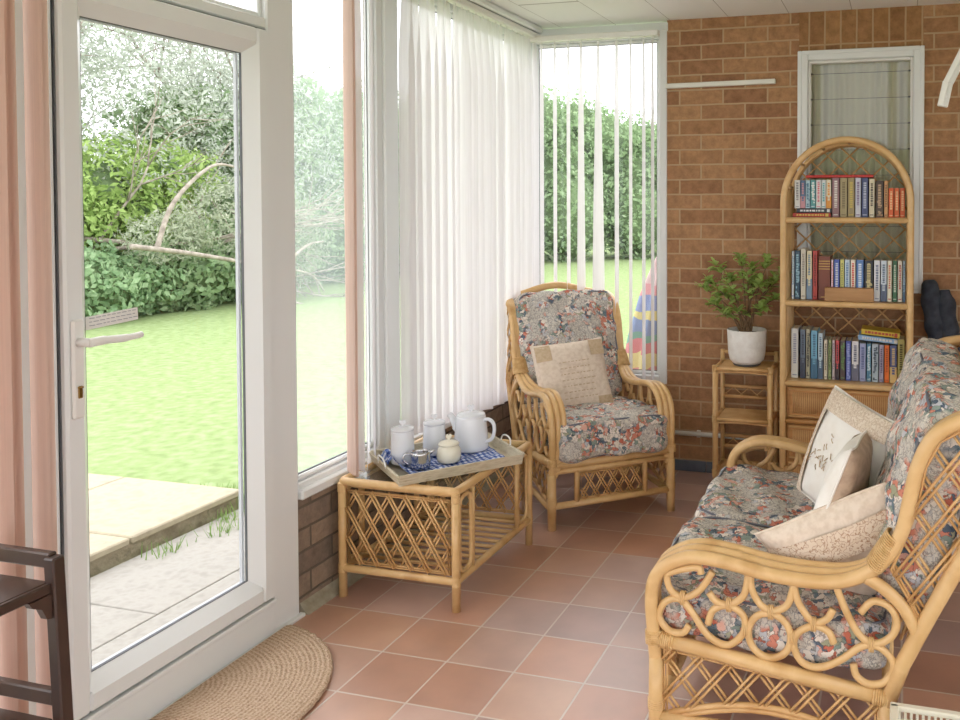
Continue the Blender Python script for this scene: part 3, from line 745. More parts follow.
def rattan_seat(root, W, aw, arm_up, nseat, front_panels, crest, seat_top=.42, back_top=.93, tilt=21, bd_=.635):
    def zf(z):
        if z <= .28: return z
        if z <= .48: return .28+(z-.28)*(.20+arm_up)/.20
        if z <= .9: return .48+arm_up+(z-.48)*(.42-arm_up)/.42
        return z
    H = W/2
    fr = MB()
    for s in (-1, 1):
        X = s*H
        side = MB(); sl = MB(); sc = MB()
        arm = [(d, zf(z)) for d, z in ARM]
        # three parallel poles making the broad arm
        for k, off in enumerate((0, -aw, -aw*1.94)):
            P = []; R_ = []
            pts = [(d, z) for d, z in arm[2:]]
            C_ = crom([(d, z, 0) for d, z in pts], 5)
            n_ = len(C_)
            for i, c in enumerate(C_):
                t = i/(n_-1)
                wgt = 1 if .10 < t < .50 else (max(.25, .25+.75*(t/.10)) if t <= .10 else max(.38, 1-(t-.5)*4))
                P.append((X+s*off*wgt+s*.0, c.x+(0 if k == 0 else .002*k), c.y+(0, .005, .008)[k]*wgt))
                R_.append(aw*.54 if k == 0 else aw*.50)
            side.tube(P, R_, 10)
        a_o = side.build('arm', M['rattan'], root)
        # legs
        lg = MB().tube([(X, 0, 0), (X, 0, .12), (X, 0, .235)], [.0185, .020, .0185], 12)
        wrap(lg, (X, 0, .115), (0, 0, 1), .020, 5); lg.build('leg', M['rattan'], root)
        rl = MB().tube([(X, .56, 0), (X, .565, .22)], .019, 12); rl.build('leg', M['rattan'], root)
        # rear raking post
        fr.tube([(X, .565, .20), (X, .60, .30), (X, .655, .415), (X, .735, .575), (X, .80, .74), (X, .83, .86), (X, .825, .90)], .019, 12)
        # side rails
        fr.tube([(X, 0, .282), (X, .28, .248), (X, .565, .212)], .018, 10)
        fr.tube([(X, 0, .085), (X, .565, .075)], .014, 10)
        # curved brace from arm to rear post
        fr.tube(crom([(X, .515, zf(.485)), (X, .555, zf(.465)), (X, .597, zf(.43)), (X, .626, zf(.383)), (X, .632, .362)], 5), .0155, 10)
        # scrolls
        for c in S_CURVES:
            P = crom([(X, d, zf(z)) for d, z in c], 5); sc.tube(P, .0092, 8)
        cen = (.287, zf(.323)); rx, rz_ = .052, .052*(.20+arm_up)/.20
        sc.tube([(X, cen[0]+rx*math.cos(t), cen[1]+rz_*math.sin(t)) for t in np.linspace(0, 2*PI, 28, endpoint=False)], .0092, 8, True)
        for (d, z) in BINDS:
            for q in (-1, 0, 1): sc.tube([(X+.011*math.cos(t), d+q*.0045, zf(z)+.017*math.sin(t)) for t in np.linspace(0, 2*PI, 12, endpoint=False)], .0022, 5, True)
        sc.build('scroll_panel', M['rattan'], root)
        # lower side panel: arch bottom, paired cane lattice, thin frame
        arch = [(.035+.5*t, .095+.052*math.sin(PI*t)) for t in np.linspace(0, 1, 13)]
        poly = [(.02, .262)]+[(.02, .095)]+arch+[(.548, .085), (.548, .20)]
        lt = MB(); to3 = lambda a, b, t, X=X: (X+t, a, b)
        lattice(lt, poly, to3, .060, math.radians(50), .0036, .0058, .004, .01)
        for e in (.0, .007):
            lt.tube([(X, .020+e, .255), (X, .545-e, .200-e*.3)], .003, 5)
            lt.tube([(X, .022+e, .262), (X, .022+e, .10)], .003, 5); lt.tube([(X, .545-e, .20), (X, .545-e, .09)], .003, 5)
        lt.tube([(X, a, b) for a, b in arch], .008, 8); lt.tube([(X, a, b-.012) for a, b in arch], .007, 8)
        lt.build('side_lattice', M['cane'], root)
        # wing lattice panel between arm and rear post
        poly = [(.572, zf(.51)), (.605, zf(.60)), (.625, zf(.68)), (.645, zf(.77)), (.68, zf(.835)), (.74, .872), (.80, .885), (.815, .86), (.785, .74), (.72, .575), (.645, .425), (.632, .41), (.61, zf(.45))]
        lt = MB(); lattice(lt, poly, to3, .060, math.radians(54), .0036, .0058, .004, .005)
        for e in (0, .008):
            c = Vector((.69, .68))
            P = [Vector(p)+(c-Vector(p)).normalized()*e for p in poly]
            lt.tube([(X, p.x, p.y) for p in P], .0033, 5, True)
        lt.build('wing_lattice', M['cane'], root)
        # bindings
        bd = MB(); wrap(bd, (X, -.006, .285), (0, 0, 1), .0205, 6);  bd.build('binding', M['binding'], root); bd = MB(); wrap(bd, (X, .03, .278), (0, 1, -.1), .0195, 6)
        bd.build('binding', M['binding'], root); bd = MB(); wrap(bd, (X, .548, .214), (0, 1, -.1), .0195, 6)
        bd.build('binding', M['binding'], root); bd = MB()
        xc = X-s*.018
        for q in range(17):
            t = q/16; d = .535+.045*t; z = zf(.512+.075*t)
            tx, tz = .50, .86
            ring = []
            for a in np.linspace(0, 2*PI, 16, endpoint=False):
                u = (.041-.008*t)*math.cos(a); v = .0215*math.sin(a); ring.append((xc+u, d-v*tz, z+v*tx))
            bd.tube(ring, .0026, 5, True)
        bd.build('binding', M['binding'], root)
    # cross rails
    fr.tube([(-H, 0, .272), (H, 0, .272)], .017, 10); fr.tube([(-H, 0, .243), (H, 0, .243)], .012, 10)
    fr.tube([(-H, 0, .098), (H, 0, .098)], .015, 10)
    fr.tube([(-H, .565, .212), (H, .565, .212)], .0145, 10); fr.tube([(-H, .565, .085), (H, .565, .085)], .012, 10)
    fr.tube([(-H, .14, .262), (H, .14, .262)], .012, 8); fr.tube([(-H, .38, .236), (H, .38, .236)], .012, 8)
    fr.tube([(-H, .775, .68), (H, .775, .68)], .012, 8); fr.tube([(-H, .70, .52), (H, .70, .52)], .012, 8)
    # back rim with raised crest
    P = [(-H, .80, .895)]+[(-H+W*t, .815+.01*math.sin(PI*t), .90+crest*math.sin(PI*t)**2.2) for t in np.linspace(.06, .94, 13)]+[(H, .80, .895)]
    fr.tube(crom(P, 3), .018, 10)
    fr.tube([(-H, .82, .885), (H, .82, .885)], .011, 8)
    fr.build('frame', M['rattan'], root)
    # back lattice
    lt = MB(); poly = [(-H, .30), (H, .30), (H, .87), (-H, .87)]
    to3b = lambda a, b, t: (a, .60+(b-.3)*.41+t, b)
    lattice(lt, poly, to3b, .075, math.radians(55), .0032, .005, .004)
    lt.build('back_lattice', M['cane'], root)
    # front apron panels
    ap = MB()
    for (a, b_) in front_panels:
        ap.tube([(a, 0, .10), (a, 0, .243)], .012, 10); ap.tube([(b_, 0, .10), (b_, 0, .243)], .012, 10)
        for e in (.014, .021):
            q = [(a+e, .11+e-.012), (b_-e, .11+e-.012), (b_-e, .233-e+.012), (a+e, .233-e+.012)]
            ap.tube([(x_, 0, z_) for x_, z_ in q], .0035, 5, True)
        q = [(a+.02, .118), (b_-.02, .118), (b_-.02, .225), (a+.02, .225)]
        lattice(ap, q, lambda u, v, t: (u, t, v), .046, math.radians(60), .0036, .0056, .004)
    ap.build('apron_panel', M['cane'], root)
    # seat cushions
    cw = (W-.045)/nseat
    th = seat_top-.268
    for i in range(nseat):
        xc = -H+.0225+cw*(i+.5)
        Mx = Matrix.Translation((xc, .262, .268+th/2-.004)) @ Matrix.Rotation(math.radians(-4.0), 4, 'X')
        box_cushion('seat_cushion', (cw+(.022 if nseat == 1 else -.002), .615, th), M['floral'], root, Mx, .16, i+nseat)
    for i in range(nseat):
        xc = -H+.0225+cw*(i+.5)
        hh = back_top-.40
        Mx = Matrix.Translation((xc, bd_, .40+hh/2)) @ Matrix.Rotation(math.radians(-tilt), 4, 'X') @ Matrix.Rotation(PI/2, 4, 'X')
        box_cushion('back_cushion', (cw, hh/.96, .135), M['floral'], root, Mx, (.34 if nseat == 1 else .62), 10+i+nseat)

ch = empty('rattan_armchair', (.7405, 1.4365, 0), 'rattan armchair with floral cushions facing the room in front of the far window', 'armchair', math.radians(40))
rattan_seat(ch, .552, .0265, .055, 1, [(-.165, .15)], .050, .440, .925)
so = empty('rattan_sofa', (1.345, .545, 0), 'two-seat rattan sofa with scroll-work arms and floral cushions at right', 'sofa', -PI/2)
rattan_seat(so, 1.09, .032, .01, 2, [(-.40, -.05), (.05, .40)], .02, .395, .905, 13, .655)

# ------------------------------------------------------------------ scatter cushions
def place(o, c, xa, za):
    """orient: local z = za (face normal), local x ~ xa"""
    z = Vector(za).normalized(); x = Vector(xa); x = (x-z*x.dot(z)).normalized(); y = z.cross(x)
    m = Matrix((x, y, z)).transposed().to_4x4(); m.translation = Vector(c); o.matrix_world = m
def patch(mb, w, h, t, a0, a1, b0, b1, mi, s=1, lift=.0012, n=14):
    V = []; 
    for i in range(n+1):
        for j in range(n+1):
            a = a0+(a1-a0)*i/n; b_ = b0+(b1-b0)*j/n
            p = pt_on_pillow(w, h, t, a, b_, s); V.append((p[0], p[1], p[2]+lift*s))
    k = n+1
    mb.add(V, [(i*k+j, (i+1)*k+j, (i+1)*k+j+1, i*k+j+1) for i in range(n) for j in range(n)], mi, True)

# armchair cushion: printed linen
w_, h_, t_ = .36, .375, .11
V, F = pillow_mesh(w_, h_, t_, 20, 3); mb = MB(); mb.add(V, F, 0, True)
pc = mb.build('scatter_cushion', M['linen'])
for (a, b_) in ((-.72, -.72), (.72, -.72), (-.72, .72), (.72, .72)):
    ps = MB(); patch(ps, w_, h_, t_, a-.2, a+.2, b_-.2, b_+.2, 0, 1, .0025, 6); ps.build('corner_patch', M['linentrim'], pc)
random.seed(8)
for r_ in range(7):
    tx = MB()
    b_ = .42-r_*.15; a = -.38
    while a < .45:
        l = random.uniform(.04, .12)
        p = pt_on_pillow(w_, h_, t_, a+l/2, b_); tx.box((p[0], p[1], p[2]+.0028), (l*w_/2*.85, .0045, .0006)); a += l+.03
    tx.build('print_line', M['linentrim'], pc)
R3 = Matrix.Rotation(math.radians(40), 3, 'Z')
nrm = R3 @ Vector((-.05, -.93, .36)); xax = R3 @ Vector((1, 0, .06))
O = Vector((.7405, 1.4365, 0))
place(pc, O+R3 @ Vector((-.055, .375, .545)), xax, nrm)
tag(pc, 'beige linen cushion with faded print propped on the rattan armchair', 'cushion')

def scatter(name, label, size, mats, c, xa, za, seed, border=None):
    w, h, t = size; V, F = pillow_mesh(w, h, t, 20, seed)
    k = 21*21; mb = MB(); nf = 400
    mb.v = [tuple(v) for v in V]; mb.f = [tuple(f_) for f_ in F]; mb.s = [True]*len(F)
    mb.m = [0]*nf+[1]*nf+[0]*(len(F)-2*nf)
    o = mb.build(name, mats); place(o, c, xa, za); tag(o, label, 'cushion')
    sm = MB(); P = []
    for (i0, i1, f_) in ((0, 20, lambda i: (i, 0)), (0, 20, lambda i: (20, i)), (0, 20, lambda i: (20-i, 20)), (0, 20, lambda i: (0, 20-i))):
        for i in range(i0, i1):
            q = f_(i); a = V[q[0]*21+q[1]]; b2 = V[k+q[0]*21+q[1]]; P.append(((a[0]+b2[0])/2, (a[1]+b2[1])/2, (a[2]+b2[2])/2))
    sm.tube(P, .0035, 6, True); sm.build('seam', mats[0], o)
    return o
# white embroidered cushion
s1 = scatter('scatter_cushion', 'white cushion with beige lace border and embroidered motif, farthest back on the sofa', (.34, .34, .10), [M['whitecotton'], M['tauperev']], (1.785, .465, .635), (.55, -.82, -.10), (-.75, -.54, .33), 5)
bd = MB(); patch(bd, .34, .34, .10, -.97, .97, .60, .96, 0, 1, .003, 16); bd.build('lace_border', M['lace'], s1)
bd = MB(); patch(bd, .34, .34, .10, -.97, -.72, -.97, .6, 0, 1, .003, 16); bd.build('lace_border', M['lace'], s1)
em = MB(); random.seed(3)
for k_ in range(26):
    a = random.gauss(-.15, .22); b_ = random.gauss(-.12, .12)
    p = Vector(pt_on_pillow(.34, .34, .10, a, b_)); an = random.uniform(0, 6); q = .009
    em.tube([p+Vector((0, 0, .003)), p+Vector((math.cos(an)*q, math.sin(an)*q, .0045)), p+Vector((math.cos(an)*q*1.6, math.sin(an)*q*2, .003))], .0016, 5)
em.build('embroidery', M['embroid'], s1)
s2 = scatter('scatter_cushion', 'cream cushion with taupe back leaning between the two other sofa cushions', (.30, .32, .10), [M['whitecotton'], M['tauperev']], (1.790, .262, .600), (.06, -1, 0), (-.93, .22, .28), 6)
bd = MB(); patch(bd, .30, .32, .10, -.9, -.4, -.9, .9, 0, 1, .003, 16); bd.build('lace_border', M['lace'], s2)
s3 = scatter('scatter_cushion', 'cream cushion with brown scroll print leaning on the near arm of the sofa', (.36, .29, .11), [M['linen'], M['whitecotton']], (1.80, .165, .485), (.84, .20, .50), (.10, -.88, -.30), 7)
bd = MB(); patch(bd, .36, .29, .11, -.94, .94, .18, .70, 0, 1, .003, 18); bd.build('printed_border', M['scrollprint'], s3)

# ------------------------------------------------------------------ coffee table
ct = empty('rattan_coffee_table', (.2775, .8045, 0), 'low rattan coffee table with glass top and lattice ends by the window', 'coffee table')
hx, hy = .2205, .2925
fr = MB()
for sx in (-1, 1):
    for sy in (-1, 1):
        l = MB().tube([(sx*hx, sy*hy, 0), (sx*hx, sy*hy, .395)], .0145, 12); wrap(l, (sx*hx, sy*hy, .10), (0, 0, 1), .0145, 6); wrap(l, (sx*hx, sy*hy, .385), (0, 0, 1), .0145, 6)
        l.build('leg', M['rattan'], ct)
rr = .03
def rect(z, x, y, r=.03):
    P = []
    for cx, cy, a0 in ((x-r, y-r, 0), (-x+r, y-r, 90), (-x+r, -y+r, 180), (x-r, -y+r, 270)):
        for a in (0, 22, 45, 68, 90): P.append((cx+r*math.cos(math.radians(a0+a)), cy+r*math.sin(math.radians(a0+a)), z))
    return P
fr.tube(rect(.405, hx, hy, .012), .0145, 10, True); fr.tube(rect(.10, hx, hy, .010), .0135, 10, True)
fr.tube(rect(.388, hx-.012, hy-.012), .006, 8, True)
for sx in (-1, 1):        # rounded loops on the long sides
    for sy in (-1, 1):
        y0 = sy*(hy-.022); y1 = sy*(hy-.105); za, zb = .118, .378; r = .03
        P = []
        q = 1 if y1 > y0 else -1
        for (cy, cz, aa) in ((y0+q*r, zb-r, (180, 135, 90)), (y1-q*r, zb-r, (90, 45, 0)), (y1-q*r, za+r, (0, -45, -90)), (y0+q*r, za+r, (-90, -135, -180))):
            for a in aa: P.append((sx*hx, cy+q*r*math.cos(math.radians(a)), cz+r*math.sin(math.radians(a))))
        fr.tube(P, .008, 8, True)
        fr.tube([(sx*hx, y1+q*.010, .10), (sx*hx, y1+q*.010, .40)], .009, 8)
fr.build('frame', M['rattan'], ct)
for sy in (-1, 1):
    p = MB(); Y = sy*hy; x0, x1, z0, z1 = -hx+.022, hx-.022, .122, .375
    for e in (0, .007): p.tube([(x0+e, Y, z0+e), (x1-e, Y, z0+e), (x1-e, Y, z1-e), (x0+e, Y, z1-e)], .004, 6, True)
    lattice(p, [(x0, z0), (x1, z0), (x1, z1), (x0, z1)], lambda a, b, t, Y=Y: (a, Y+t, b), .056, math.radians(58), .0038, .0060, .004)
    p.build('lattice_panel', M['cane'], ct)
sh = MB()
for yy in np.linspace(-hy+.05, hy-.05, 11): sh.tube([(-hx, yy, .104), (hx, yy, .104)], .007, 8)
sh.build('shelf_slats', M['rattan'], ct)
MB().box((0, 0, .412), (hx*2-.012, hy*2-.012, .008), bev=.002).build('glass_top', M['tableglass'], ct)
TZ = .4215   # top of glass with rim height
# tray
a_t = math.atan2(.761, .649); tc_ = Vector((.327, .752, .4205))
tr = empty('wooden_tray', tuple(tc_), 'limed wooden serving tray with wire handles standing askew on the coffee table', 'tray', a_t)
L_, W_ = .466, .356
t = MB().box((0, 0, .004), (L_-.03, W_-.03, .007)).build('tray_base', M['palewood'], tr)
sd = MB()
def wallq(p0, p1, out, hgt, tk=.009):
    p0 = Vector(p0); p1 = Vector(p1); o = Vector(out)
    d = [p0, p1]; v = []
    for p in d:
        for (k1, z) in ((0, 0), (.014, hgt), (.014+tk, hgt), (tk, 0)): v.append(p+o*k1+Vector((0, 0, z)))
    sd.add(v, [(0, 1, 2, 3), (7, 6, 5, 4), (0, 4, 5, 1), (1, 5, 6, 2), (2, 6, 7, 3), (3, 7, 4, 0)])
xa, ya = L_/2-.02, W_/2-.02
wallq((-xa-.012, -ya, 0), (xa+.012, -ya, 0), (0, -1, 0), .038); wallq((-xa-.012, ya, 0), (xa+.012, ya, 0), (0, 1, 0), .038)
wallq((-xa, -ya-.012, 0), (-xa, ya+.012, 0), (-1, 0, 0), .038); wallq((xa, -ya-.012, 0), (xa, ya+.012, 0), (1, 0, 0), .038)
sd.build('tray_sides', M['palewood'], tr)
for s in (-1, 1):
    hd = MB(); hd.tube(crom([(s*(xa+.02), -.045, .03), (s*(xa+.024), -.036, .056), (s*(xa+.026), 0, .064), (s*(xa+.024), .036, .056), (s*(xa+.02), .045, .03)], 5), .0032, 7); hd.build('handle', M['plaswhite'], tr)
RT = Matrix.Rotation(a_t, 3, 'Z')
# checked cloth
V = []; nx, ny = 40, 24
for i in range(nx+1):
    for j in range(ny+1):
        u = -.195+.39*i/nx; v = -.135+.27*j/ny
        z = .012+.004*math.sin(u*60+v*22)+.003*math.sin(v*80-u*31)
        if u < -.165: z += (-.165-u)*1.2
        V.append((u, v, max(z, .009)))
k = ny+1
F = [(i*k+j, (i+1)*k+j, (i+1)*k+j+1, i*k+j+1) for i in range(nx) for j in range(ny)]
mb = MB(); mb.add(V, F, 0, True); nV = len(V)
mb.add([(x_, y_, z_-.0015) for x_, y_, z_ in V], [f_[::-1] for f_ in F], 0, True)
for zz, yy in ((.02, -.118), (.028, -.128)): pass
cl = mb.build('checked_cloth', M['gingham'], loc=tuple(tc_), rz=a_t); tag(cl, 'blue and white checked cloth lining the tray', 'cloth')
fold = MB(); V = []
for i in range(13):
    for j in range(13):
        a, b_ = i/12, j/12
        V.append((-.205+.06*a, .03+.10*b_, .02+.035*math.sin(PI*a)*(.7+.3*math.sin(b_*9))+.006*math.sin(a*8+b_*7)))
fold.add(V, [(i*13+j, (i+1)*13+j, (i+1)*13+j+1, i*13+j+1) for i in range(12) for j in range(12)], 0, True)
fold.add([(x_, y_, z_-.002) for x_, y_, z_ in V], [(i*13+j, i*13+j+1, (i+1)*13+j+1, (i+1)*13+j) for i in range(12) for j in range(12)], 0, True)
fold.build('cloth_fold', M['gingham'], cl)

CZ = .4205+.0165
def heart(mb, c, s, th, mi=0):
    P = []
    for i in range(24):
        t = 2*PI*i/24; x = 16*math.sin(t)**3; y = 13*math.cos(t)-5*math.cos(2*t)-2*math.cos(3*t)-math.cos(4*t)
        P.append((x*s/32, y*s/32))
    mb.prism(P, lambda a, b, t: (c[0]+a*.85+t*.5, c[1]+a*.5-t*.85, c[2]+b), -th/2, th/2, mi)
def canister(x, y, r, h, name, label, mat):
    e = empty(name, (x, y, CZ), label, 'jar')
    p = [(r*.92, 0), (r*1.02, .004), (r*1.04, .012), (r, h*.5), (r*.93, h-.006), (r*.9, h), (r*.84, h), (r*.84, h-.01), (0.001, h-.01)]
    MB().lathe(p).build('body', mat, e)
    l = MB().lathe([(r*.3, h-.004), (r*.97, h), (r*.99, h+.004), (r*.95, h+.009), (r*.5, h+.014), (.001, h+.016)]).build('lid', mat, e)
    m_ = MB(); m_.tube([(0, 0, h+.013), (0, 0, h+.020)], .004, 8); heart(m_, (0, 0, h+.028), .024, .006); m_.build('heart_knob', mat, l)
    return e
canister(.200, .665, .041, .118, 'storage_jar', 'tall white lidded jar with heart knob at the left end of the tray', M['white_ceramic'])
canister(.252, .795, .041, .112, 'storage_jar', 'tall white lidded jar with heart knob at the back of the tray beside the teapot', M['white_ceramic'])
# cream sugar pot
e = empty('sugar_pot', (.355, .720, CZ), 'small round cream lidded pot in front of the teapot', 'pot'); e.scale = (1.22,)*3
MB().lathe([(.026, 0), (.033, .004), (.036, .02), (.034, .038), (.028, .048), (.026, .052), (.022, .052), (.001, .046)]).build('body', M['cream_ceramic'], e)
l = MB().lathe([(.01, .05), (.030, .051), (.031, .055), (.026, .060), (.012, .064), (.001, .066)]).build('lid', M['cream_ceramic'], e)
m_ = MB(); m_.tube([(0, 0, .064), (0, 0, .07)], .0035, 8); heart(m_, (0, 0, .075), .018, .006); m_.build('heart_knob', M['cream_ceramic'], l)
# steel milk jug
e = empty('milk_jug', (.292, .632, CZ), 'small polished steel milk jug at the front of the tray', 'jug'); e.scale = (1.22,)*3
MB().lathe([(.024, 0), (.028, .003), (.029, .02), (.028, .04), (.029, .047), (.0275, .047), (.0265, .04), (.026, .006), (.001, .005)]).build('body', M['steel'], e)
MB().tube(crom([(-.022, -.018, .042), (-.034, -.026, .042), (-.038, -.03, .026), (-.026, -.02, .012)], 5), .003, 7).build('handle', M['steel'], e)
MB().tube(crom([(.02, .014, .040), (.032, .022, .047)], 4), [.008, .007, .006, .005, .004], 7).build('spout', M['steel'], e)
# teapot
e = empty('teapot', (.357, .885, CZ), 'large white teapot with loop handle and heart knob at the right of the tray', 'teapot'); e.scale = (1.14,)*3
MB().lathe([(.052, 0), (.057, .004), (.057, .02), (.053, .07), (.049, .108), (.047, .114), (.043, .114), (.043, .106), (.001, .106)], seg=36).build('body', M['white_ceramic'], e)
l = MB().lathe([(.02, .108), (.046, .112), (.047, .117), (.044, .121), (.02, .126), (.001, .128)], seg=36).build('lid', M['white_ceramic'], e)
m_ = MB(); m_.tube([(0, 0, .126), (0, 0, .132)], .005, 8); heart(m_, (0, 0, .139), .026, .008); m_.build('heart_knob', M['white_ceramic'], l)
ca, sa = math.cos(math.radians(-2)), math.sin(math.radians(-2))
MB().tube(crom([(.046*ca, .0, .100), (.066, -.001, .104), (.083, -.002, .092), (.086, -.002, .066), (.076, -.001, .040), (.052, 0, .028)], 6), .0062, 10).build('handle', M['white_ceramic'], e)
MB().tube(crom([(-.040, 0, .060), (-.058, 0, .078), (-.070, 0, .100), (-.082, 0, .112)], 5), [.017]*5+[.013]*5+[.010]*5+[.008], 10).build('spout', M['white_ceramic'], e)

# ------------------------------------------------------------------ cane plant stand
X0, X1, YF, YR = 1.083, 1.352, 1.945, 2.135
ps_ = empty('cane_plant_stand', ((X0+X1)/2, (YF+YR)/2, 0), 'three-tier cane stand holding the potted plant against the brick wall', 'stand')
a, b_ = (X1-X0)/2, (YR-YF)/2
for sx in (-1, 1):
    for sy in (-1, 1):
        top = .590 if sy < 0 else .645
        MB().tube([(sx*a, sy*b_, 0), (sx*a, sy*b_, top)], .0115, 10).build('leg', M['rattan'], ps_)
wr_ = MB()
for z in (.583, .340, .08):
    t = MB(); t.lh(-a, a, -b_, b_, z-.006, z+.004, bev=.002)
    for sy in (-1, 1): t.tube([(-a, sy*b_, z), (a, sy*b_, z)], .011, 8)
    for sx in (-1, 1): t.tube([(sx*a, -b_, z), (sx*a, b_, z)], .011, 8)
    for yy in np.linspace(-b_+.012, b_-.012, 22): t.tube([(-a+.012, yy, z+.004), (a-.012, yy, z+.004)], .0022, 4)
    t.build('tier', M['cane'], ps_)
    for sx in (-1, 1):
        for sy in (-1, 1): wr_ = MB(); wrap(wr_, (sx*a, sy*b_, z), (0, 0, 1), .0125, 6); wr_.build('binding', M['binding'], ps_)
for zt, zb in ((.571, .353), (.328, .095)):
    ac = MB()
    ac.tube(crom([(-a+.013, -b_, zb), (-a+.013, -b_, zt-.03), (-a+.04, -b_, zt-.004), (a-.04, -b_, zt-.004), (a-.013, -b_, zt-.03), (a-.013, -b_, zb)], 5), .0045, 7)
    ac.build('front_arch', M['cane'], ps_); ac = MB(); zc = (zt+zb)/2
    for z in (zc, zc-.052): ac.tube([(-a, b_, z), (a, b_, z)], .009, 8)
    lattice(ac, [(-a, zc-.05), (a, zc-.05), (a, zc), (-a, zc)], lambda u, v, t: (u, b_+t, v), .05, math.radians(40), .0028, 0, .003)
    ac.build('back_rails', M['cane'], ps_)
ac = MB(); ac.tube([(-a, b_, .632), (a, b_, .632)], .009, 8)
ac.build('top_rail', M['cane'], ps_)
# plant
pp = empty('potted_plant', (1.222, 2.035, .592), 'green bushy houseplant in a textured white pot on the cane stand', 'plant')
MB().lathe([(.062, 0), (.066, .004), (.068, .008), (.060, .008)]).build('saucer', M['gasket'], pp)
MB().lathe([(.050, .007), (.066, .010), (.083, .028), (.090, .06), (.094, .13), (.0955, .170), (.093, .174), (.089, .170), (.087, .145), (.001, .143)], seg=36).build('pot', M['whitepot'], pp)
MB().lathe([(.086, .140), (.086, .152), (.001, .156)]).build('soil', M['soil'], pp)
random.seed(21); stm = MB(); lf = MB()
def leaflet(mb, p, d, n_, L, w, mi=0):
    d = Vector(d).normalized(); s = d.cross(Vector(n_)).normalized(); n_ = s.cross(d)
    p = Vector(p); V = [p]
    for (t, ww, zz) in ((.3, .8, .0), (.65, 1, .02), (.9, .5, -.02)):
        V.append(p+d*L*t-s*w*ww/2+n_*L*(zz+.06)); V.append(p+d*L*t+n_*L*zz); V.append(p+d*L*t+s*w*ww/2+n_*L*(zz+.06))
    V.append(p+d*L-n_*L*.08)
    mb.add(V, [(0, 2, 1), (0, 3, 2), (1, 2, 5, 4), (2, 3, 6, 5), (4, 5, 8, 7), (5, 6, 9, 8), (7, 8, 10), (8, 9, 10)], mi, True)
tips = [(-.215, 0, .275), (-.15, .02, .36), (-.16, -.04, .21), (-.09, .03, .32), (-.06, -.05, .27), (-.03, 0, .395), (.01, -.04, .33), (.03, .03, .30), (.10, .0, .385), (.07, -.05, .30), (.13, .03, .30), (.145, -.03, .24), (-.04, -.05, .19), (-.10, -.06, .17), (.08, -.06, .20), (.16, .02, .34), (-.19, .03, .30), (.02, .04, .36), (-.12, -.03, .26)]
for (x, y, z) in tips:
    base = Vector((random.uniform(-.03, .03), random.uniform(-.02, .02), .15)); tip = Vector((x*1.05, y, z*1.20+.045))
    mid = base.lerp(tip, .5)+Vector((-x*.12, 0, .02)); P = crom([base, mid, tip], 6)
    stm.tube(P, [.0048-.0028*i/(len(P)-1) for i in range(len(P))], 6)
    for kk in range(26):
        f_ = (1.0, .96, .84, .68)[kk % 4]; c = P[min(len(P)-1, int(f_*(len(P)-1)))]
        an = random.uniform(0, 2*PI); el = random.uniform(-.35, .9)
        d = Vector((math.cos(an)*math.cos(el), math.sin(an)*math.cos(el), math.sin(el)))
        leaflet(lf, c, d, (0, 0, 1), random.uniform(.038, .060), random.uniform(.020, .030))
stm.build('stems', M['stem'], pp); lf.build('foliage', M['leaf_pot'], pp)

# ------------------------------------------------------------------ bookcase
BX0, BX1, BYF, BYR = 1.422, 1.980, 1.85, 2.135
bc = empty('rattan_bookcase', ((BX0+BX1)/2, (BYF+BYR)/2, 0), 'arched rattan bookcase with three book shelves and drawers against the brick wall', 'bookcase')
a = (BX1-BX0)/2; d2 = (BYR-BYF)/2; zc = 1.660-a
def archpts(r, y, z0=0.0, n=26):
    P = [(-r, y, z0), (-r, y, zc*.33), (-r, y, zc*.66)]
    P += [(-r*math.cos(t), y, zc+r*math.sin(t)) for t in np.linspace(0, PI, n)]
    P += [(r, y, zc*.66), (r, y, zc*.33), (r, y, z0)]
    return P
f = MB(); f.tube(archpts(a, -d2), .0155, 12); f.tube(archpts(a-.002, d2), .0145, 12)
f.tube(archpts(a-.004, -d2+.030), .006, 8); f.tube(archpts(a-.006, d2-.03), .006, 8)
for s in (-1, 1):
    for yy in (-.07, -.02, .03, .08): f.tube([(s*(a-.004), yy, .02), (s*(a-.004), yy, zc+.09)], .006, 6)
for t in np.linspace(.25, PI-.25, 7): f.tube([(-a*math.cos(t), -d2, zc+a*math.sin(t)), (-a*math.cos(t), d2, zc+a*math.sin(t))], .007, 7)
f.build('frame', M['rattan'], bc)
SH = (1.312, .932, .565)
for z in SH:
    s_ = MB(); s_.lh(-a, a, -d2+.005, d2, z-.014, z-.002); s_.tube([(-a, -d2, z-.013), (a, -d2, z-.013)], .0135, 10); s_.tube([(-a, d2, z-.013), (a, d2, z-.013)], .011, 10)
    s_.build('shelf', M['rattan'], bc)
lt = MB(); P = [(-a, .58), (a, .58)]+[(a*math.cos(t), zc+a*math.sin(t)) for t in np.linspace(0, PI, 20)]
lattice(lt, P, lambda u, v, t: (u, d2+t, v), .072, math.radians(44), .0044, 0, .004)
lt.build('back_lattice', M['cane'], bc)
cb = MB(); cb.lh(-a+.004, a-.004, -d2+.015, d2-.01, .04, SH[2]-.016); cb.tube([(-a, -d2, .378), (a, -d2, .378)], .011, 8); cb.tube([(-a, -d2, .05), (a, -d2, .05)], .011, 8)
cb.build('cabinet_body', M['canedark'], bc)
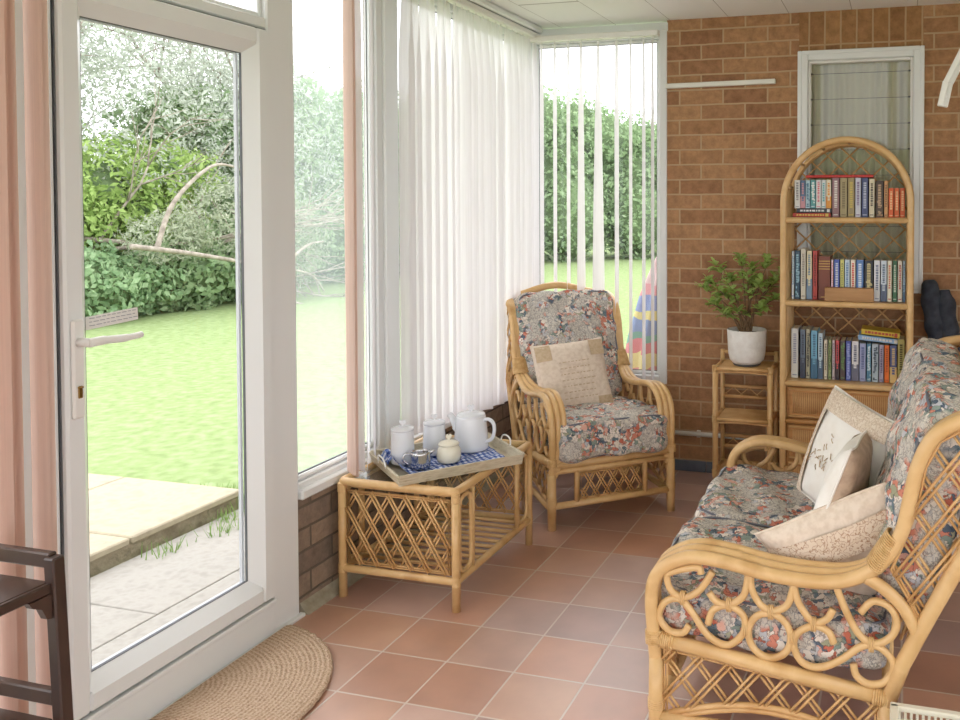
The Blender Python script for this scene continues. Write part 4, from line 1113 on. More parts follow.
for (z0, z1) in ((.395, .535), (.205, .362), (.07, .195)):
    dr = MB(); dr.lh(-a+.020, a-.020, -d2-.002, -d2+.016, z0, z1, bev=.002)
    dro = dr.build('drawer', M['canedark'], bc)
    rd = MB(); q = [(-a+.028, z0+.008), (a-.028, z0+.008), (a-.028, z1-.008), (-a+.028, z1-.008)]
    rd.tube([(x_, -d2-.004, z_) for x_, z_ in q], .005, 6, True)
    xx = -a+.048
    while xx < a-.045: rd.tube([(xx, -d2-.004, z0+.022), (xx, -d2-.004, z1-.022)], .0026, 5); xx += .0088
    rd.build('reed_front', M['cane'], dro)

# books ------------------------------------------------------------
PAL = {}
def cmat(c):
    if c not in PAL: PAL[c] = new_mat('book_cover_%d_%d_%d' % c, c, .45)
    return PAL[c]
def book(w, h, dpt, cov, band, label, group, loc, lean=0.0, rot=None, style=0, name='book'):
    mb = MB(); t = .0016
    mb.lh(-w/2, w/2, 0, t, 0, h); mb.lh(-w/2, -w/2+t, 0, dpt, 0, h); mb.lh(w/2-t, w/2, 0, dpt, 0, h)
    mb.lh(-w/2+t, w/2-t, t, dpt-.002, .002, h-.002, mi=1)
    rnd = random.Random(int(w*1e5+h*1e4+sum(cov)))
    if style == 1:   # half-height coloured block
        mb.lh(-w/2, w/2, -.0004, .0002, h*.0, h*.42, mi=2)
    if style == 3:
        for z_ in (.70, .76, .82, .88): mb.lh(-w/2+.001, w/2-.001, -.0006, .0002, h*z_, h*z_+.004, mi=2)
    if style in (0, 1, 2):
        z = h*rnd.uniform(.22, .34)
        while z < h*.9:      # lettering along the spine
            l = rnd.uniform(.004, .010); mb.lh(-w*.2, w*.2, -.0007, .0002, z, min(z+l, h*.93), mi=2 if style != 1 or z > h*.45 else 0); z += l+.003
    if style == 2:   # patterned
        for _ in range(10):
            z = rnd.uniform(.03, .9)*h; x = rnd.uniform(-.35, .2)*w; mb.lh(x, x+w*.25, -.0006, .0002, z, z+h*.05, mi=2)
    mb.lh(-w*.3, w*.3, -.0006, .0002, h*.05, h*.075, mi=2)
    o = mb.build(name, [cmat(cov), M['pages'], cmat(band)], loc=loc)
    if rot is not None: o.rotation_euler = rot
    else: o.rotation_euler = (0, lean, 0)
    tag(o, label, 'book', group); return o
CR = (226, 220, 204); WH = (232, 232, 230)
XL = 1.452   # left inner edge in world
PXM = 222.0
def shelf_row(items, zoom, zsh, yf, group, shelfname, x_of):
    for it in items:
        x0, x1, top, bot, cov, band, st, desc = it[:8]
        lean = it[8] if len(it) > 8 else 0
        xa_, xb_ = x_of(x0), x_of(x1); w = xb_-xa_-.0006; h = (bot-top)/zoom/PXM
        zb = zsh if len(it) < 10 else zsh+it[9]
        book(w, h, min(.115, .11) if h < .2 else .14, cov, band, desc+' '+shelfname, group, ((xa_+xb_)/2, yf, zb+.001), lean, style=st)
g1 = 'books on the top shelf'
xo1 = lambda z: 1.456+(z-95)/(890-95)*(1.962-1.456)
top = [
 (108, 150, 170, 375, WH, (150, 150, 160), 0, 'slim white paperback, leftmost standing'),
 (150, 187, 172, 375, (92, 116, 150), (206, 150, 160), 1, 'slate blue paperback with pink lower spine, second from left'),
 (187, 222, 172, 375, (176, 206, 220), (90, 130, 160), 2, 'pale sky blue paperback, third from left'),
 (222, 262, 172, 375, (94, 160, 166), (232, 232, 230), 2, 'teal and white paperback, fourth from left'),
 (262, 300, 170, 375, (228, 226, 226), (214, 106, 126), 0, 'white paperback with pink lettering'),
 (300, 334, 170, 375, (222, 226, 226), (96, 170, 176), 0, 'white paperback with teal lettering'),
 (334, 372, 170, 375, (232, 222, 198), (222, 150, 60), 1, 'cream paperback with orange foot'),
 (376, 430, 165, 447, (150, 112, 118), (226, 222, 216), 0, 'mauve hardback under the red book'),
 (432, 484, 165, 447, (170, 154, 116), (120, 104, 70), 0, 'olive tan hardback beside the mauve one'),
 (486, 536, 165, 447, (160, 142, 102), (206, 186, 90), 0, 'darker olive tan hardback, right of its olive twin'),
 (538, 580, 165, 447, (206, 206, 220), (130, 110, 150), 0, 'white and lilac hardback'),
 (582, 630, 165, 447, (68, 78, 122), (190, 196, 214), 0, 'navy blue hardback'),
 (634, 674, 175, 447, (224, 212, 186), (60, 50, 50), 0, 'cream hardback with black lettering right of the navy one'),
 (680, 735, 188, 447, (72, 56, 50), (190, 160, 130), 2, 'dark brown mottled book'),
 (737, 766, 188, 447, (212, 158, 108), (130, 90, 60), 0, 'tan orange book beside the orange paperbacks'),
 (768, 805, 240, 447, (222, 96, 44), (240, 200, 150), 0, 'bright orange paperback, left of three'),
 (807, 843, 240, 447, (226, 104, 50), (240, 200, 150), 0, 'bright orange paperback, middle of three'),
 (845, 882, 240, 447, (220, 98, 46), (240, 200, 150), 0, 'bright orange paperback, right of three'),
]
YB1 = 1.905
for it in top:
    x0, x1, tp, bt, cov, band, st, desc = it
    w = xo1(x1)-xo1(x0)-.0006; h = (bt-tp)/7.11/PXM
    zb = SH[0]+((.0405) if bt == 375 else 0)
    book(w, h-(.0 if bt != 375 else .0), .12, cov, band, desc+' on the top shelf', g1, ((xo1(x0)+xo1(x1))/2, YB1 if bt != 375 else YB1+.002, zb+.0002), style=st)
# flat books: two beneath, one above
def flat_book(L, th, dpt, cov, band, label, group, c, tilt=0, rz=0):
    mb = MB(); t = .0016
    mb.lh(-L/2, L/2, 0, t, 0, th); mb.lh(-L/2, L/2, 0, dpt, 0, t); mb.lh(-L/2, L/2, 0, dpt, th-t, th)
    mb.lh(-L/2+.002, L/2-.002, t, dpt-.002, t, th-t, mi=1)
    x = -L*.4
    rnd = random.Random(int(L*1e4)+cov[0])
    while x < L*.3: l = rnd.uniform(.006, .014); mb.lh(x, x+l, -.0006, .0002, th*.3, th*.7, mi=2); x += l+.004
    mb.lh(L*.36, L*.44, -.0006, .0002, th*.15, th*.85, mi=2)
    o = mb.build('book', [cmat(cov), M['pages'], cmat(band)], loc=c); o.rotation_euler = (0, tilt, rz)
    tag(o, label, 'book', group); return o
flat_book(.172, .0195, .125, (190, 66, 52), (222, 190, 90), 'red and yellow paperback lying flat at the bottom left of the top shelf', g1, (1.545, YB1-.014, SH[0]+.0002))
flat_book(.160, .0195, .12, (60, 62, 72), (226, 226, 226), 'black paperback with white lettering lying on the red and yellow one', g1, (1.556, YB1-.010, SH[0]+.0202))
flat_book(.300, .013, .13, (206, 50, 42), (190, 40, 36), 'thin red book lying flat across the tops of the upright books', g1, (1.668, YB1+.0, SH[0]+.180))
g2 = 'books on the middle shelf'
xo2 = lambda z: 1.450+(z-45)/(892-45)*(1.962-1.450)
mid = [
 (48, 70, 172, 520, (214, 222, 226), (120, 160, 190), 0, 'thin white book, leftmost'),
 (72, 113, 165, 520, (58, 84, 106), (150, 190, 206), 2, 'dark teal blue patterned hardback'),
 (116, 158, 150, 520, (206, 200, 184), (160, 150, 140), 0, 'tall beige hardback'),
 (161, 204, 165, 520, (220, 208, 172), (120, 140, 160), 1, 'cream hardback with blue-grey title'),
 (207, 245, 165, 520, (178, 68, 60), (120, 36, 34), 0, 'red hardback'),
 (250, 342, 205, 520, (124, 66, 50), (204, 164, 92), 3, 'thick brown leather book with gold bands'),
 (345, 364, 228, 520, (232, 214, 220), (214, 120, 140), 0, 'thin white and pink paperback'),
 (366, 411, 226, 520, (76, 94, 168), (214, 220, 236), 0, 'royal blue paperback nearest the brown leather book'),
 (413, 444, 226, 520, (220, 214, 130), (150, 150, 90), 0, 'pale yellow paperback'),
 (446, 487, 226, 520, (196, 214, 226), (110, 140, 180), 0, 'pale blue paperback'),
 (489, 529, 226, 520, (234, 222, 206), (196, 70, 60), 0, 'cream paperback with red lettering'),
 (531, 588, 226, 520, (92, 128, 184), (220, 226, 236), 0, 'mid blue paperback beside the black one'),
 (591, 658, 230, 520, (44, 46, 58), (206, 190, 140), 2, 'black paperback with gold pattern'),
 (661, 708, 228, 520, (222, 222, 226), (120, 126, 150), 0, 'white paperback right of the black one'),
 (710, 756, 228, 520, (206, 216, 226), (90, 104, 130), 1, 'bluish white paperback with dark foot'),
 (758, 793, 228, 520, (232, 226, 206), (196, 110, 80), 0, 'cream paperback left of the green one'),
 (796, 831, 226, 520, (62, 110, 78), (206, 214, 196), 0, 'dark green paperback'),
 (833, 868, 226, 520, (230, 224, 210), (190, 90, 80), 0, 'cream paperback right of the green one'),
 (870, 889, 226, 520, (180, 200, 216), (90, 120, 150), 1, 'thin pale blue paperback, rightmost'),
]
for x0, x1, tp, bt, cov, band, st, desc in mid:
    w = xo2(x1)-xo2(x0)-.0006; h = (bt-tp)/7.11/PXM
    book(w, h, .13, cov, band, desc+' on the middle shelf', g2, ((xo2(x0)+xo2(x1))/2, 1.915, SH[1]+.0002), style=st)
blk = MB().lh(xo2(306), xo2(664), 1.862, 1.905, SH[1], SH[1]+.062, bev=.002); tag(blk.build('wooden_block', M['blockwood']), 'plain wooden box block standing before the books on the middle shelf', 'block')
g3 = 'books on the lower shelf'
xo3 = lambda z: 1.450+(z-75)/(1000-75)*(1.962-1.450)
low = [
 (76, 138, 185, 592, (222, 220, 214), (150, 152, 170), 0, 'tall white hardback with dark lettering, leftmost'),
 (152, 196, 190, 592, (112, 124, 142), (60, 66, 84), 1, 'slate grey hardback'),
 (199, 236, 185, 592, (176, 172, 148), (60, 58, 56), 2, 'beige and black patterned hardback'),
 (240, 296, 195, 592, (124, 178, 206), (70, 110, 140), 1, 'sky blue hardback'),
 (299, 340, 215, 592, (196, 216, 226), (80, 100, 126), 1, 'pale blue hardback with dark foot'),
 (346, 380, 268, 592, (214, 206, 188), (120, 110, 90), 0, 'beige paperback'),
 (383, 412, 268, 592, (160, 172, 120), (80, 100, 60), 2, 'sage green paperback'),
 (415, 440, 268, 592, (206, 190, 192), (150, 120, 140), 0, 'greyish pink paperback'),
 (442, 476, 268, 592, (206, 86, 90), (60, 50, 56), 1, 'coral red paperback'),
 (480, 523, 270, 592, (92, 76, 76), (110, 150, 90), 2, 'dark brown and green paperback'),
 (526, 570, 270, 592, (84, 96, 172), (160, 170, 214), 2, 'violet blue paperback'),
 (573, 632, 270, 592, (222, 220, 222), (110, 110, 130), 1, 'white paperback with grey picture'),
 (636, 690, 285, 592, (160, 166, 200), (90, 100, 150), 0, 'lilac blue paperback'),
 (693, 732, 285, 592, (86, 132, 160), (200, 214, 220), 2, 'teal blue paperback'),
 (735, 790, 285, 592, (176, 190, 200), (70, 84, 100), 2, 'grey blue patterned paperback'),
 (793, 832, 290, 592, (166, 156, 176), (90, 80, 104), 0, 'dull mauve paperback left of the orange one'),
 (835, 876, 290, 592, (224, 112, 48), (160, 70, 30), 0, 'orange paperback'),
 (879, 935, 290, 592, (88, 98, 140), (212, 180, 120), 1, 'slate blue paperback right of the orange one'),
 (938, 996, 240, 592, (176, 166, 98), (90, 84, 50), 0, 'olive yellow hardback, rightmost'),
]
for x0, x1, tp, bt, cov, band, st, desc in low:
    w = xo3(x1)-xo3(x0)-.0008; h = (bt-tp)/8/PXM
    book(w, h, .13, cov, band, desc+' on the lower shelf', g3, ((xo3(x0)+xo3(x1))/2+(0), 1.915, SH[2]+.0002), style=st)
zt = SH[2]+(592-285)/8/PXM
flat_book(.185, .024, .12, (140, 176, 214), (222, 214, 200), 'light blue paperback lying across the tops on the lower shelf', g3, (1.846, 1.92, zt+.008), math.radians(5))
flat_book(.170, .026, .12, (206, 178, 60), (176, 70, 50), 'yellow paperback with red spine end, topmost on the lower shelf', g3, (1.852, 1.925, zt+.034), math.radians(5))

# ------------------------------------------------------------------ rug
def half(R, x0=.036, cx=-.02, cy=-.155, n=50):
    a0 = math.acos((x0-cx)/R); return [(cx+R*math.cos(t), cy+R*math.sin(t)) for t in np.linspace(-a0, a0, n)]
rg = MB(); R_ = .416
RNG = []
for (r, z) in ((R_, .001), (R_+.004, .008), (R_, .016), (R_-.012, .019)): RNG.append([(x-(-.02), y+.155, z) for x, y in half(r)])
V = [p for q in RNG for p in q]; n = 50
F = [(i*n+j, i*n+(j+1) % n, (i+1)*n+(j+1) % n, (i+1)*n+j) for i in range(3) for j in range(n)]
F += [tuple(range(n))[::-1], tuple(3*n+j for j in range(n))]
rg.add(V, F); rgo = rg.build('jute_mat', M['jute'], loc=(-.02, -.155, 0)); tag(rgo, 'half-round woven jute doormat on the tiles in front of the glazed door', 'doormat')
br_ = MB(); P = half(R_+.002, .04, n=90)
br_.tube([(x+.02, y+.155, .011+.002*math.sin(i*1.9)) for i, (x, y) in enumerate(P)], [.0075+.0015*math.sin(i*2.3) for i in range(90)], 7)
br_.build('braided_edge', M['jute'], rgo)

# ------------------------------------------------------------------ dark wooden stand at bottom left
dk = empty('wooden_stand', (.24, -.90, 0), 'dark wooden stand with two shelves at the left edge by the door', 'stand')
def bar(mb, p, q, w, t, bev=.003):
    p = Vector(p); q = Vector(q); d = q-p; L = d.length; d.normalize()
    s = Vector((0, 0, 1)).cross(d) if abs(d.z) < .9 else Vector((0, 1, 0)).cross(d)
    s.normalize(); u = d.cross(s); m3 = Matrix((s, u, d)).transposed()
    mb.box((p+q)/2, (w, t, L), rot=m3, bev=bev)
for sx in (-1, 1):
    for sy in (-1, 1):
        l1 = MB(); bar(l1, (sx*.105+.014*sx, sy*.13+sy*.016, .0), (sx*.105, sy*.13, .69), .026, .026); l1.build('leg', M['darkwood'], dk)
for z in (.636, .365):
    sh_ = MB(); sh_.box((0, 0, z), (.20, .255, .012), bev=.003); sh_.build('shelf', M['darkwood'], dk)
    for sy in (-1, 1):
        rl = MB(); bar(rl, (-.10, sy*.133, z+.045), (.10, sy*.133, z+.045), .018, .030); rl.build('rail', M['darkwood'], dk)
    for sx in (-1, 1):
        rl = MB(); bar(rl, (sx*.105, -.12, z-.004), (sx*.105, .12, z-.004), .012, .020); rl.build('side_rail', M['darkwood'], dk)
        bk = MB(); bk.prism([(0, 0), (.045, 0), (.038, -.012), (.02, -.022), (.010, -.045), (0, -.048)], lambda a_, b_, t, sx=sx, z=z: (sx*.105+t, .118-a_, z-.014+b_), -.008, .008); bk.build('bracket', M['darkwood'], dk)

# ------------------------------------------------------------------ right edge things
dg = MB()
for (x, w, z1, ph) in ((2.10, .030, 1.015, 0), (2.165, .028, .97, 2)):
    P = crom([(x-.03, 2.135, z1), (x-.022, 2.125, z1-.08), (x-.005, 2.12, z1-.2), (x+.012, 2.12, .72), (x+.02, 2.12, .55)], 6)
    n_ = len(P); rr_ = [.022+.024*min(1, i/4)+.004*math.sin(i*1.1+ph) for i in range(n_)]
    dg.tube(P, rr_, 14)
tag(dg.build('dark_garment', M['darkcloth']), 'dark blue-grey rolled garment hanging on the brick wall behind the sofa', 'garment')
wa = MB()
for dx, dy in ((0, 0), (.016, .03)):
    bar(wa, (2.062+dx, 1.0+dy, 1.705), (2.080+dx, 1.0+dy, 1.79), .020, .018); bar(wa, (2.080+dx, 1.0+dy, 1.785), (2.17+dx, 1.0+dy, 1.97), .022, .020)
wa.tube([(2.066, .995, 1.74), (2.085, 1.035, 1.74)], .005, 6); wa.tube([(2.17, 1, 1.965), (2.2, 1, CEIL)], .006, 6)
tag(wa.build('hanging_airer', M['plaswhite']), 'white folded airer arm hanging from the ceiling at the right edge', 'airer')
bk = MB(); X0, X1, Y0_, Y1_ = 1.925, 2.30, -.42, -.055; zt = .235
for (x0, x1, y0, y1) in ((X0, X1, Y0_, Y0_+.008), (X0, X1, Y1_-.008, Y1_), (X0, X0+.008, Y0_, Y1_), (X1-.008, X1, Y0_, Y1_)):
    bk.lh(x0, x1, y0, y1, .002, zt-.03, bev=.002)
bk.lh(X0, X1, Y0_, Y1_, .002, .008)
bo = bk.build('storage_basket', M['creamplastic']); tag(bo, 'off-white plastic basket on the floor beside the sofa end', 'basket')
rim = MB()
rim.lh(X0-.008, X1+.008, Y0_-.008, Y0_+.012, zt-.012, zt, bev=.003); rim.lh(X0-.008, X1+.008, Y1_-.012, Y1_+.008, zt-.012, zt, bev=.003)
rim.lh(X0-.008, X0+.012, Y0_, Y1_, zt-.012, zt, bev=.003); rim.lh(X1-.012, X1+.008, Y0_, Y1_, zt-.012, zt, bev=.003)
xx = X0+.01
while xx < X1:
    rim.lh(xx, xx+.006, Y1_-.008, Y1_, zt-.032, zt-.01); xx += .013
rim.build('slotted_rim', M['creamplastic'], bo)

# ------------------------------------------------------------------ OUTSIDE
struct(MB().lh(-60, 20, -20, 70, -.35, -.13).build('ground_lawn', M['grass']))
pth = MB()
for (x0, x1, y0, y1) in ((-1.17, -.66, -3, -.5), (-.655, -.12, -3, -.1), (-1.17, -.66, -.495, .42), (-.655, -.12, -.095, .80), (-1.17, -.66, .425, 1.39), (-.655, -.12, .805, 1.39)):
    pth.lh(x0, x1, y0, y1, -.20, -.115, bev=.003)
struct(pth.build('path', M['concrete']))
# raised paving slabs
random.seed(2)
def slabs():
    labs = ['pale sandstone paving slab nearest the door', 'pale sandstone paving slab at the lawn corner', 'pale paving slab in the second row beside the path', 'pale paving slab in the second row by the lawn', 'pale paving slab in the third row beside the path', 'pale paving slab in the third row by the lawn']
    n_ = 0
    for i, x in enumerate((-1.18, -1.90, -2.62)):
        for j, y in enumerate((.80, .14)):
            s = MB(); s.lh(x-.712, x, y, y+(.62 if j == 0 else .65), -.062, -.03, bev=.006)
            o = s.build('paving_slab', M['slab']); tag(o, labs[n_], 'paving slab', 'raised paving slabs outside the door'); n_ += 1
slabs()
struct(MB().lh(-3.35, -1.195, .15, 1.41, -.20, -.062).build('ground_slab_base', M['slabedge']))
# extra paving further left / nearer
struct(MB().lh(-3.4, -1.19, -3, .13, -.20, -.034, bev=.005).build('path.001', M['slab']))

# foliage ----------------------------------------------------------
def foliage_arrays(blobs, n, leaf, seed, flat=0.0, aspect=.5, droop=0):
    rg_ = np.random.default_rng(seed)
    wts = np.array([b_[1][0]*b_[1][2]+b_[1][0]*b_[1][1] for b_ in blobs]); wts = wts/wts.sum()
    cnt = rg_.multinomial(n, wts); PP = []; NN = []
    for (c, r), m in zip(blobs, cnt):
        d = rg_.normal(size=(m, 3)); d /= np.linalg.norm(d, axis=1)[:, None]
        # lumpy surface
        lump = 1+.14*np.sin(d[:, 0]*7+c[0])*np.sin(d[:, 1]*6+c[1])+.10*np.sin(d[:, 2]*11+c[2]*3+d[:, 0]*5)
        rad = (rg_.uniform(.55, 1, m)**.6)*lump
        PP.append(np.array(c)+d*np.array(r)*rad[:, None]); NN.append(d)
    P = np.concatenate(PP); N_ = np.concatenate(NN)+rg_.normal(scale=.7, size=P.shape); N_ /= np.linalg.norm(N_, axis=1)[:, None]
    T = rg_.normal(size=P.shape); T[:, 2] -= droop; T -= (T*N_).sum(1)[:, None]*N_; T /= np.linalg.norm(T, axis=1)[:, None]
    B = np.cross(N_, T); L = leaf*rg_.uniform(.6, 1.35, len(P))[:, None]
    v0 = P-T*L/2; v1 = P-B*L*aspect/2+N_*L*.06; v2 = P+T*L/2; v3 = P+B*L*aspect/2+N_*L*.06
    V = np.stack([v0, v1, v2, v3], 1).reshape(-1, 3)
    V[:, 2] = np.maximum(V[:, 2], -.12)
    return V
def leaf_obj(name, V, mat, parent=None):
    me = bpy.data.meshes.new(name); n = len(V)//4
    me.vertices.add(len(V)); me.vertices.foreach_set('co', V.astype(np.float32).ravel())
    me.loops.add(n*4); me.loops.foreach_set('vertex_index', np.arange(n*4, dtype=np.int32))
    me.polygons.add(n); me.polygons.foreach_set('loop_start', np.arange(0, n*4, 4, dtype=np.int32))
    me.materials.append(mat); me.update(calc_edges=True); me.validate()
    o = bpy.data.objects.new(name, me); COL.objects.link(o)
    if parent: o.parent = parent
    return o
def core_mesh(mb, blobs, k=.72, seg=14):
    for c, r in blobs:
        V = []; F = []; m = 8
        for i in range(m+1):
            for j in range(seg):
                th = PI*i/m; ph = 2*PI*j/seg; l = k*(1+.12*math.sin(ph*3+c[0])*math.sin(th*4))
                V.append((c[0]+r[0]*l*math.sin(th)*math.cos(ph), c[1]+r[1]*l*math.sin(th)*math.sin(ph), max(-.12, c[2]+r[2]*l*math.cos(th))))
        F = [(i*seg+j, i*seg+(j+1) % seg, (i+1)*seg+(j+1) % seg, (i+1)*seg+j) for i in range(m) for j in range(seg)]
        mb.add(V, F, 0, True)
def branch(mb, p, d, L, r, depth, rnd, spread=.6, grav=0.0):
    p = Vector(p); d = Vector(d).normalized(); P = [p.copy()]; n_ = 5
    for i in range(n_):
        d = (d+Vector((rnd.gauss(0, .10), rnd.gauss(0, .10), rnd.gauss(0, .08)-grav))).normalized(); p = p+d*L/n_
        if p.z < -.08: p.z = -.08
        P.append(p.copy())
        if depth > 0 and i >= 1:
            for _ in range(1 if i < 4 else 2):
                dd = (d+Vector((rnd.gauss(0, spread), rnd.gauss(0, spread), rnd.gauss(0, spread*.7)))).normalized()
                branch(mb, p, dd, L*rnd.uniform(.45, .7), r*.55, depth-1, rnd, spread, grav)
    mb.tube(P, [r*(1-.55*i/n_) for i in range(n_+1)], 5 if depth < 2 else 7)
def bush(name, label, cat, blobs, n, leaf, mat, seed, core=True, aspect=.5, droop=0, group=None, kcore=.72):
    c = Vector(blobs[0][0]); e = empty(name, (c.x, c.y, -.13), label, cat, group=group)
    bl_ = [((b_[0][0]-c.x, b_[0][1]-c.y, b_[0][2]+.13), b_[1]) for b_ in blobs]
    leaf_obj('foliage', foliage_arrays(bl_, n, leaf, seed, aspect=aspect, droop=droop)+np.array([0, 0, 0]), M[mat], e)
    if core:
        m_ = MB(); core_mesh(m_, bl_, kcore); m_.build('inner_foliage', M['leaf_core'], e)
    return e
def trunked(e, base, h, r, seed, depth=2, lean=(0, 0)):
    rnd = random.Random(seed); mb = MB(); branch(mb, (base[0], base[1], .0), (lean[0], lean[1], 1), h, r, depth, rnd, .55)
    return mb.build('branches', M['bark'], e)

gT = 'pale trees behind the shrubs'
# pale trees behind
for i, (x, y, h, s_, lab) in enumerate(((-10.6, 6.4, 4.6, 1.7, 'pale grey-green tree rising at the left of the door view'), (-9.9, 8.6, 4.9, 1.8, 'pale grey-green tree in the middle of the door view'), (-9.6, 10.9, 4.1, 1.7, 'pale grey-green tree at the right of the door view'), (-12.5, 4.2, 5.2, 2.2, 'pale tree glimpsed left of the door behind the slats'))):
    bl_ = [((x, y, h*.62), (s_, s_, h*.40)), ((x+.9, y-.6, h*.45), (s_*.8, s_*.8, h*.33)), ((x-.2, y+1.0, h*.80), (s_*.7, s_*.8, h*.24)), ((x+.5, y-.9, h*.85), (s_*.6, s_*.6, h*.2))]
    e = bush('tree', lab, 'tree', bl_, 19000, .085, 'leaf_pale', 50+i, core=False, aspect=.34, group=gT)
    trunked(e, (0, 0), h*.8, .07, 60+i, 3)
# bright shrub
bl_ = [((-8.9, 7.3, 1.35), (1.0, .9, 1.05)), ((-8.7, 8.2, 1.75), (.9, .7, .6)), ((-8.8, 6.4, 1.1), (.9, .8, .9)), ((-8.5, 7.7, 1.0), (.7, .8, .9))]
bush('bright_shrub', 'bright yellow-green leafy shrub in the middle of the door view', 'shrub', bl_, 15000, .105, 'leaf_bright', 70, aspect=.42, kcore=.55)
# low fresh shrubs at the lawn edge
bush('low_shrub', 'low fresh green shrub at the lawn edge, left in the door view', 'shrub', [((-8.05, 6.3, .30), (.8, .9, .55)), ((-8.2, 5.5, .35), (.8, .8, .6)), ((-8.0, 7.1, .32), (.6, .6, .48))], 9000, .10, 'leaf_low', 71, aspect=.6)
bush('low_shrub', 'mid green shrub under the fallen branches at the lawn edge', 'shrub', [((-7.85, 7.9, .45), (.65, .7, .62)), ((-7.9, 8.7, .45), (.6, .7, .62)), ((-7.95, 7.4, .35), (.5, .5, .5))], 8000, .10, 'leaf_mid', 72, aspect=.6)
# fallen branches
e = empty('fallen_branch', (-7.35, 8.1, -.13), 'fallen grey branches with dry leaves lying over the shrubs by the lawn', 'branch')
rnd = random.Random(5); mb = MB()
for P in ([(.75, -2.3, 1.0), (.75, -1.5, .88), (.7, -.5, .70), (.65, .3, .56), (.6, 1.0, .40), (.6, 1.3, .12)], [(.7, -1.9, .95), (.65, -1.6, 1.5), (.6, -1.0, 1.95), (.6, -.6, 2.0), (.55, -.1, 1.85)], [(.7, -.5, .70), (.6, .2, 1.0), (.6, .8, 1.1)], [(.65, .3, .56), (.6, .9, .85), (.6, 1.3, .9)]):
    P = crom(P, 6); mb.tube(P, [.035*(1-.7*i/(len(P)-1)) for i in range(len(P))], 7)
for (p, d, L, r) in (((-.9, -1.6, 1.05), (.55, 1.0, -.16), 2.6, .035), ((-.7, -1.2, .9), (.45, 1, .05), 2.4, .028), ((-.9, -.6, .6), (.5, .9, .5), 1.7, .028), ((-.9, -1.4, .8), (.3, .6, 1.0), 1.4, .024), ((-.5, .6, 1.4), (.3, .8, -.6), 1.7, .024), ((-.9, 0, .9), (.5, 1, .3), 2.0, .028)):
    branch(mb, p, d, L, r, 2, rnd, .5, .02)
mb.build('bare_branches', M['bark'], e)
leaf_obj('foliage', foliage_arrays([((0, .2, 1.25), (.5, 1.2, .6)), ((.1, 1.0, .85), (.45, .9, .75)), ((-.1, -.9, 1.05), (.4, .7, .35))], 9500, .07, 73, aspect=.3), M['leaf_dry'], e)
# hedge seen through the pane right of the door and the blinds
hd_ = [(-9.4, 10.6, 3.3, 'leaf_mid'), (-9.2, 12.6, 3.7, 'leaf_mid'), (-9.0, 14.8, 3.9, 'leaf_mid'), (-8.3, 17.0, 4.1, 'leaf_mid'), (-7.0, 19.0, 4.4, 'leaf_mid'), (-5.6, 20.6, 3.9, 'leaf_mid'), (-4.2, 21.8, 3.5, 'leaf_mid'), (-2.6, 22.6, 3.4, 'leaf_mid'), (-9.2, 20.2, 4.6, 'leaf_mid')]
hl = ['behind the window right of the door, left part', 'behind the window right of the door, right part', 'behind the long blind, nearest', 'behind the long blind, second', 'at the left of the far window', 'left of centre in the far window', 'right of centre in the far window', 'at the right of the far window', 'behind the others beyond the corner post']
for i, (x, y, h, mt) in enumerate(hd_):
    s_ = 1.5
    bl_ = [((x, y, h*.45), (s_, s_, h*.5)), ((x+.7, y-.5, h*.25), (s_*.8, s_*.8, h*.35)), ((x+.3, y+.9, h*.72), (s_*.7, s_*.7, h*.28)), ((x-.2, y-.9, h*.78), (s_*.7, s_*.7, h*.24))]
    bush('garden_shrub', 'tall green shrub '+hl[i], 'shrub', bl_, 12000, .13, mt, 80+i, aspect=.55, group='tall shrubs round the lawn')
# grass tufts by the slab
rg_ = np.random.default_rng(4); V = []
for (cx, cy, sx, sy, m_) in ((-1.25, 1.47, .12, .035, 420), (-1.10, 1.28, .04, .06, 70), (-1.02, 1.12, .03, .04, 40), (-1.08, .88, .02, .05, 36), (-1.7, 1.47, .5, .02, 200)):
    for _ in range(m_):
        x = cx+rg_.normal()*sx; y = cy+rg_.normal()*sy; h = rg_.uniform(.03, .085); a = rg_.uniform(0, 6.28); dx, dy = math.cos(a)*.003, math.sin(a)*.003
        lx, ly = rg_.normal(size=2)*.02; z0 = -.128
        V += [(x-dx, y-dy, z0), (x+dx, y+dy, z0), (x+lx+dx*.2, y+ly+dy*.2, z0+h), (x+lx-dx*.2, y+ly-dy*.2, z0+h)]
o = leaf_obj('grass_tufts', np.array(V), M['blade']); tag(o, 'long grass growing along the edge of the raised slabs', 'grass', kind='stuff')

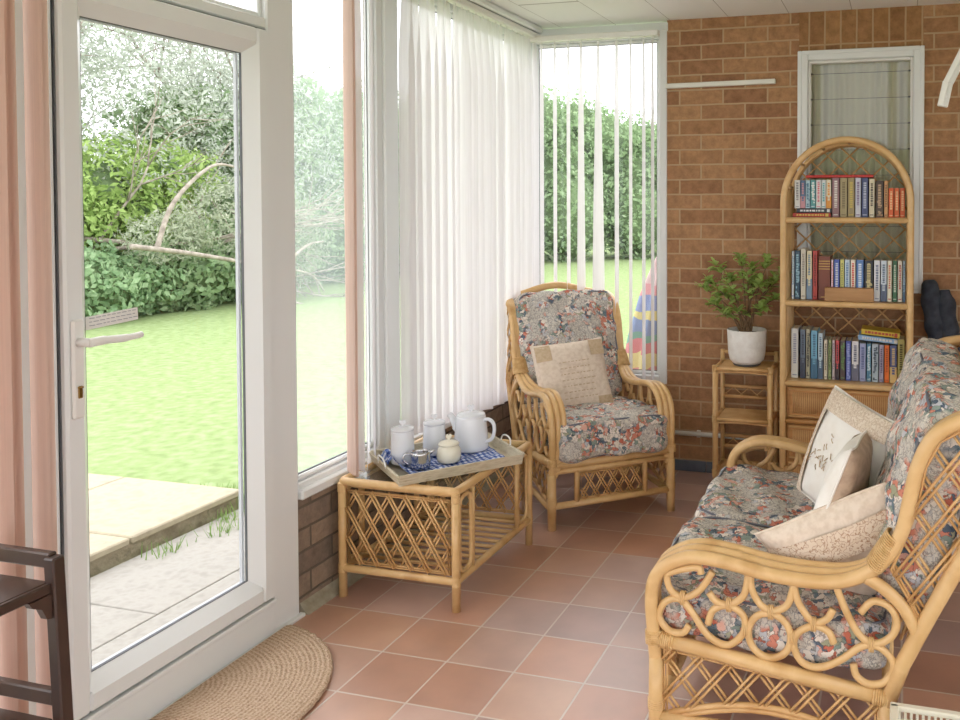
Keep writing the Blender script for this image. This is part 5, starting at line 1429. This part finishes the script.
# folded striped parasol outside the far window
def stripes():
    m = new_mat('rainbow_striped_canvas', (220, 200, 200), .8, .2)
    tc = nd(m, 'ShaderNodeTexCoord'); sp = nd(m, 'ShaderNodeSeparateXYZ'); lk(m, tc.outputs['Object'], sp.inputs[0])
    nz = nd(m, 'ShaderNodeTexNoise', Scale=5, Detail=1); lk(m, tc.outputs['Object'], nz.inputs['Vector'])
    ad = nd(m, 'ShaderNodeMath', operation='MULTIPLY_ADD'); ad.inputs[1].default_value = .16; lk(m, nz.outputs['Fac'], ad.inputs[0]); lk(m, sp.outputs['Z'], ad.inputs[2])
    sb = nd(m, 'ShaderNodeMath', operation='SUBTRACT'); sb.inputs[1].default_value = .1; lk(m, ad.outputs[0], sb.inputs[0])
    r = ramp(m, [(0, (216, 130, 140)), (.30, (220, 206, 150)), (.37, (216, 160, 160)), (.42, (224, 214, 164)), (.49, (214, 146, 152)), (.56, (140, 180, 168)), (.61, (146, 162, 200)), (.70, (222, 210, 150)), (.74, (150, 162, 204)), (.82, (222, 166, 174)), (.90, (224, 198, 202))], True)
    lk(m, sb.outputs[0], r.inputs[0]); lk(m, r.outputs[0], bs(m).inputs['Base Color']); return m
M['stripes'] = stripes()
pa = MB(); V = []; ns = 40; rows = [(.0, .20), (.3, .195), (.6, .165), (.85, .12), (1.0, .075), (1.1, .04), (1.22, .014)]
for z, r in rows:
    for j in range(ns):
        t = 2*PI*j/ns; rr2 = r*(1+.22*math.cos(t*7))
        V.append((rr2*math.cos(t)+(z*.07), rr2*math.sin(t), z))
F = [(i*ns+j, i*ns+(j+1) % ns, (i+1)*ns+(j+1) % ns, (i+1)*ns+j) for i in range(len(rows)-1) for j in range(ns)]
pa.add(V, F+[tuple(range(ns))[::-1], tuple((len(rows)-1)*ns+j for j in range(ns))], 0, True)
par = empty('striped_parasol', (.56, 2.72, -.13), 'folded rainbow-striped canvas parasol standing outside the far window', 'parasol')
po = pa.build('canopy', M['stripes'], par); po.location.z = .13
MB().tube([(0, 0, 0), (.095, 0, 1.42)], .012, 8).build('pole', M['plaswhite'], par)
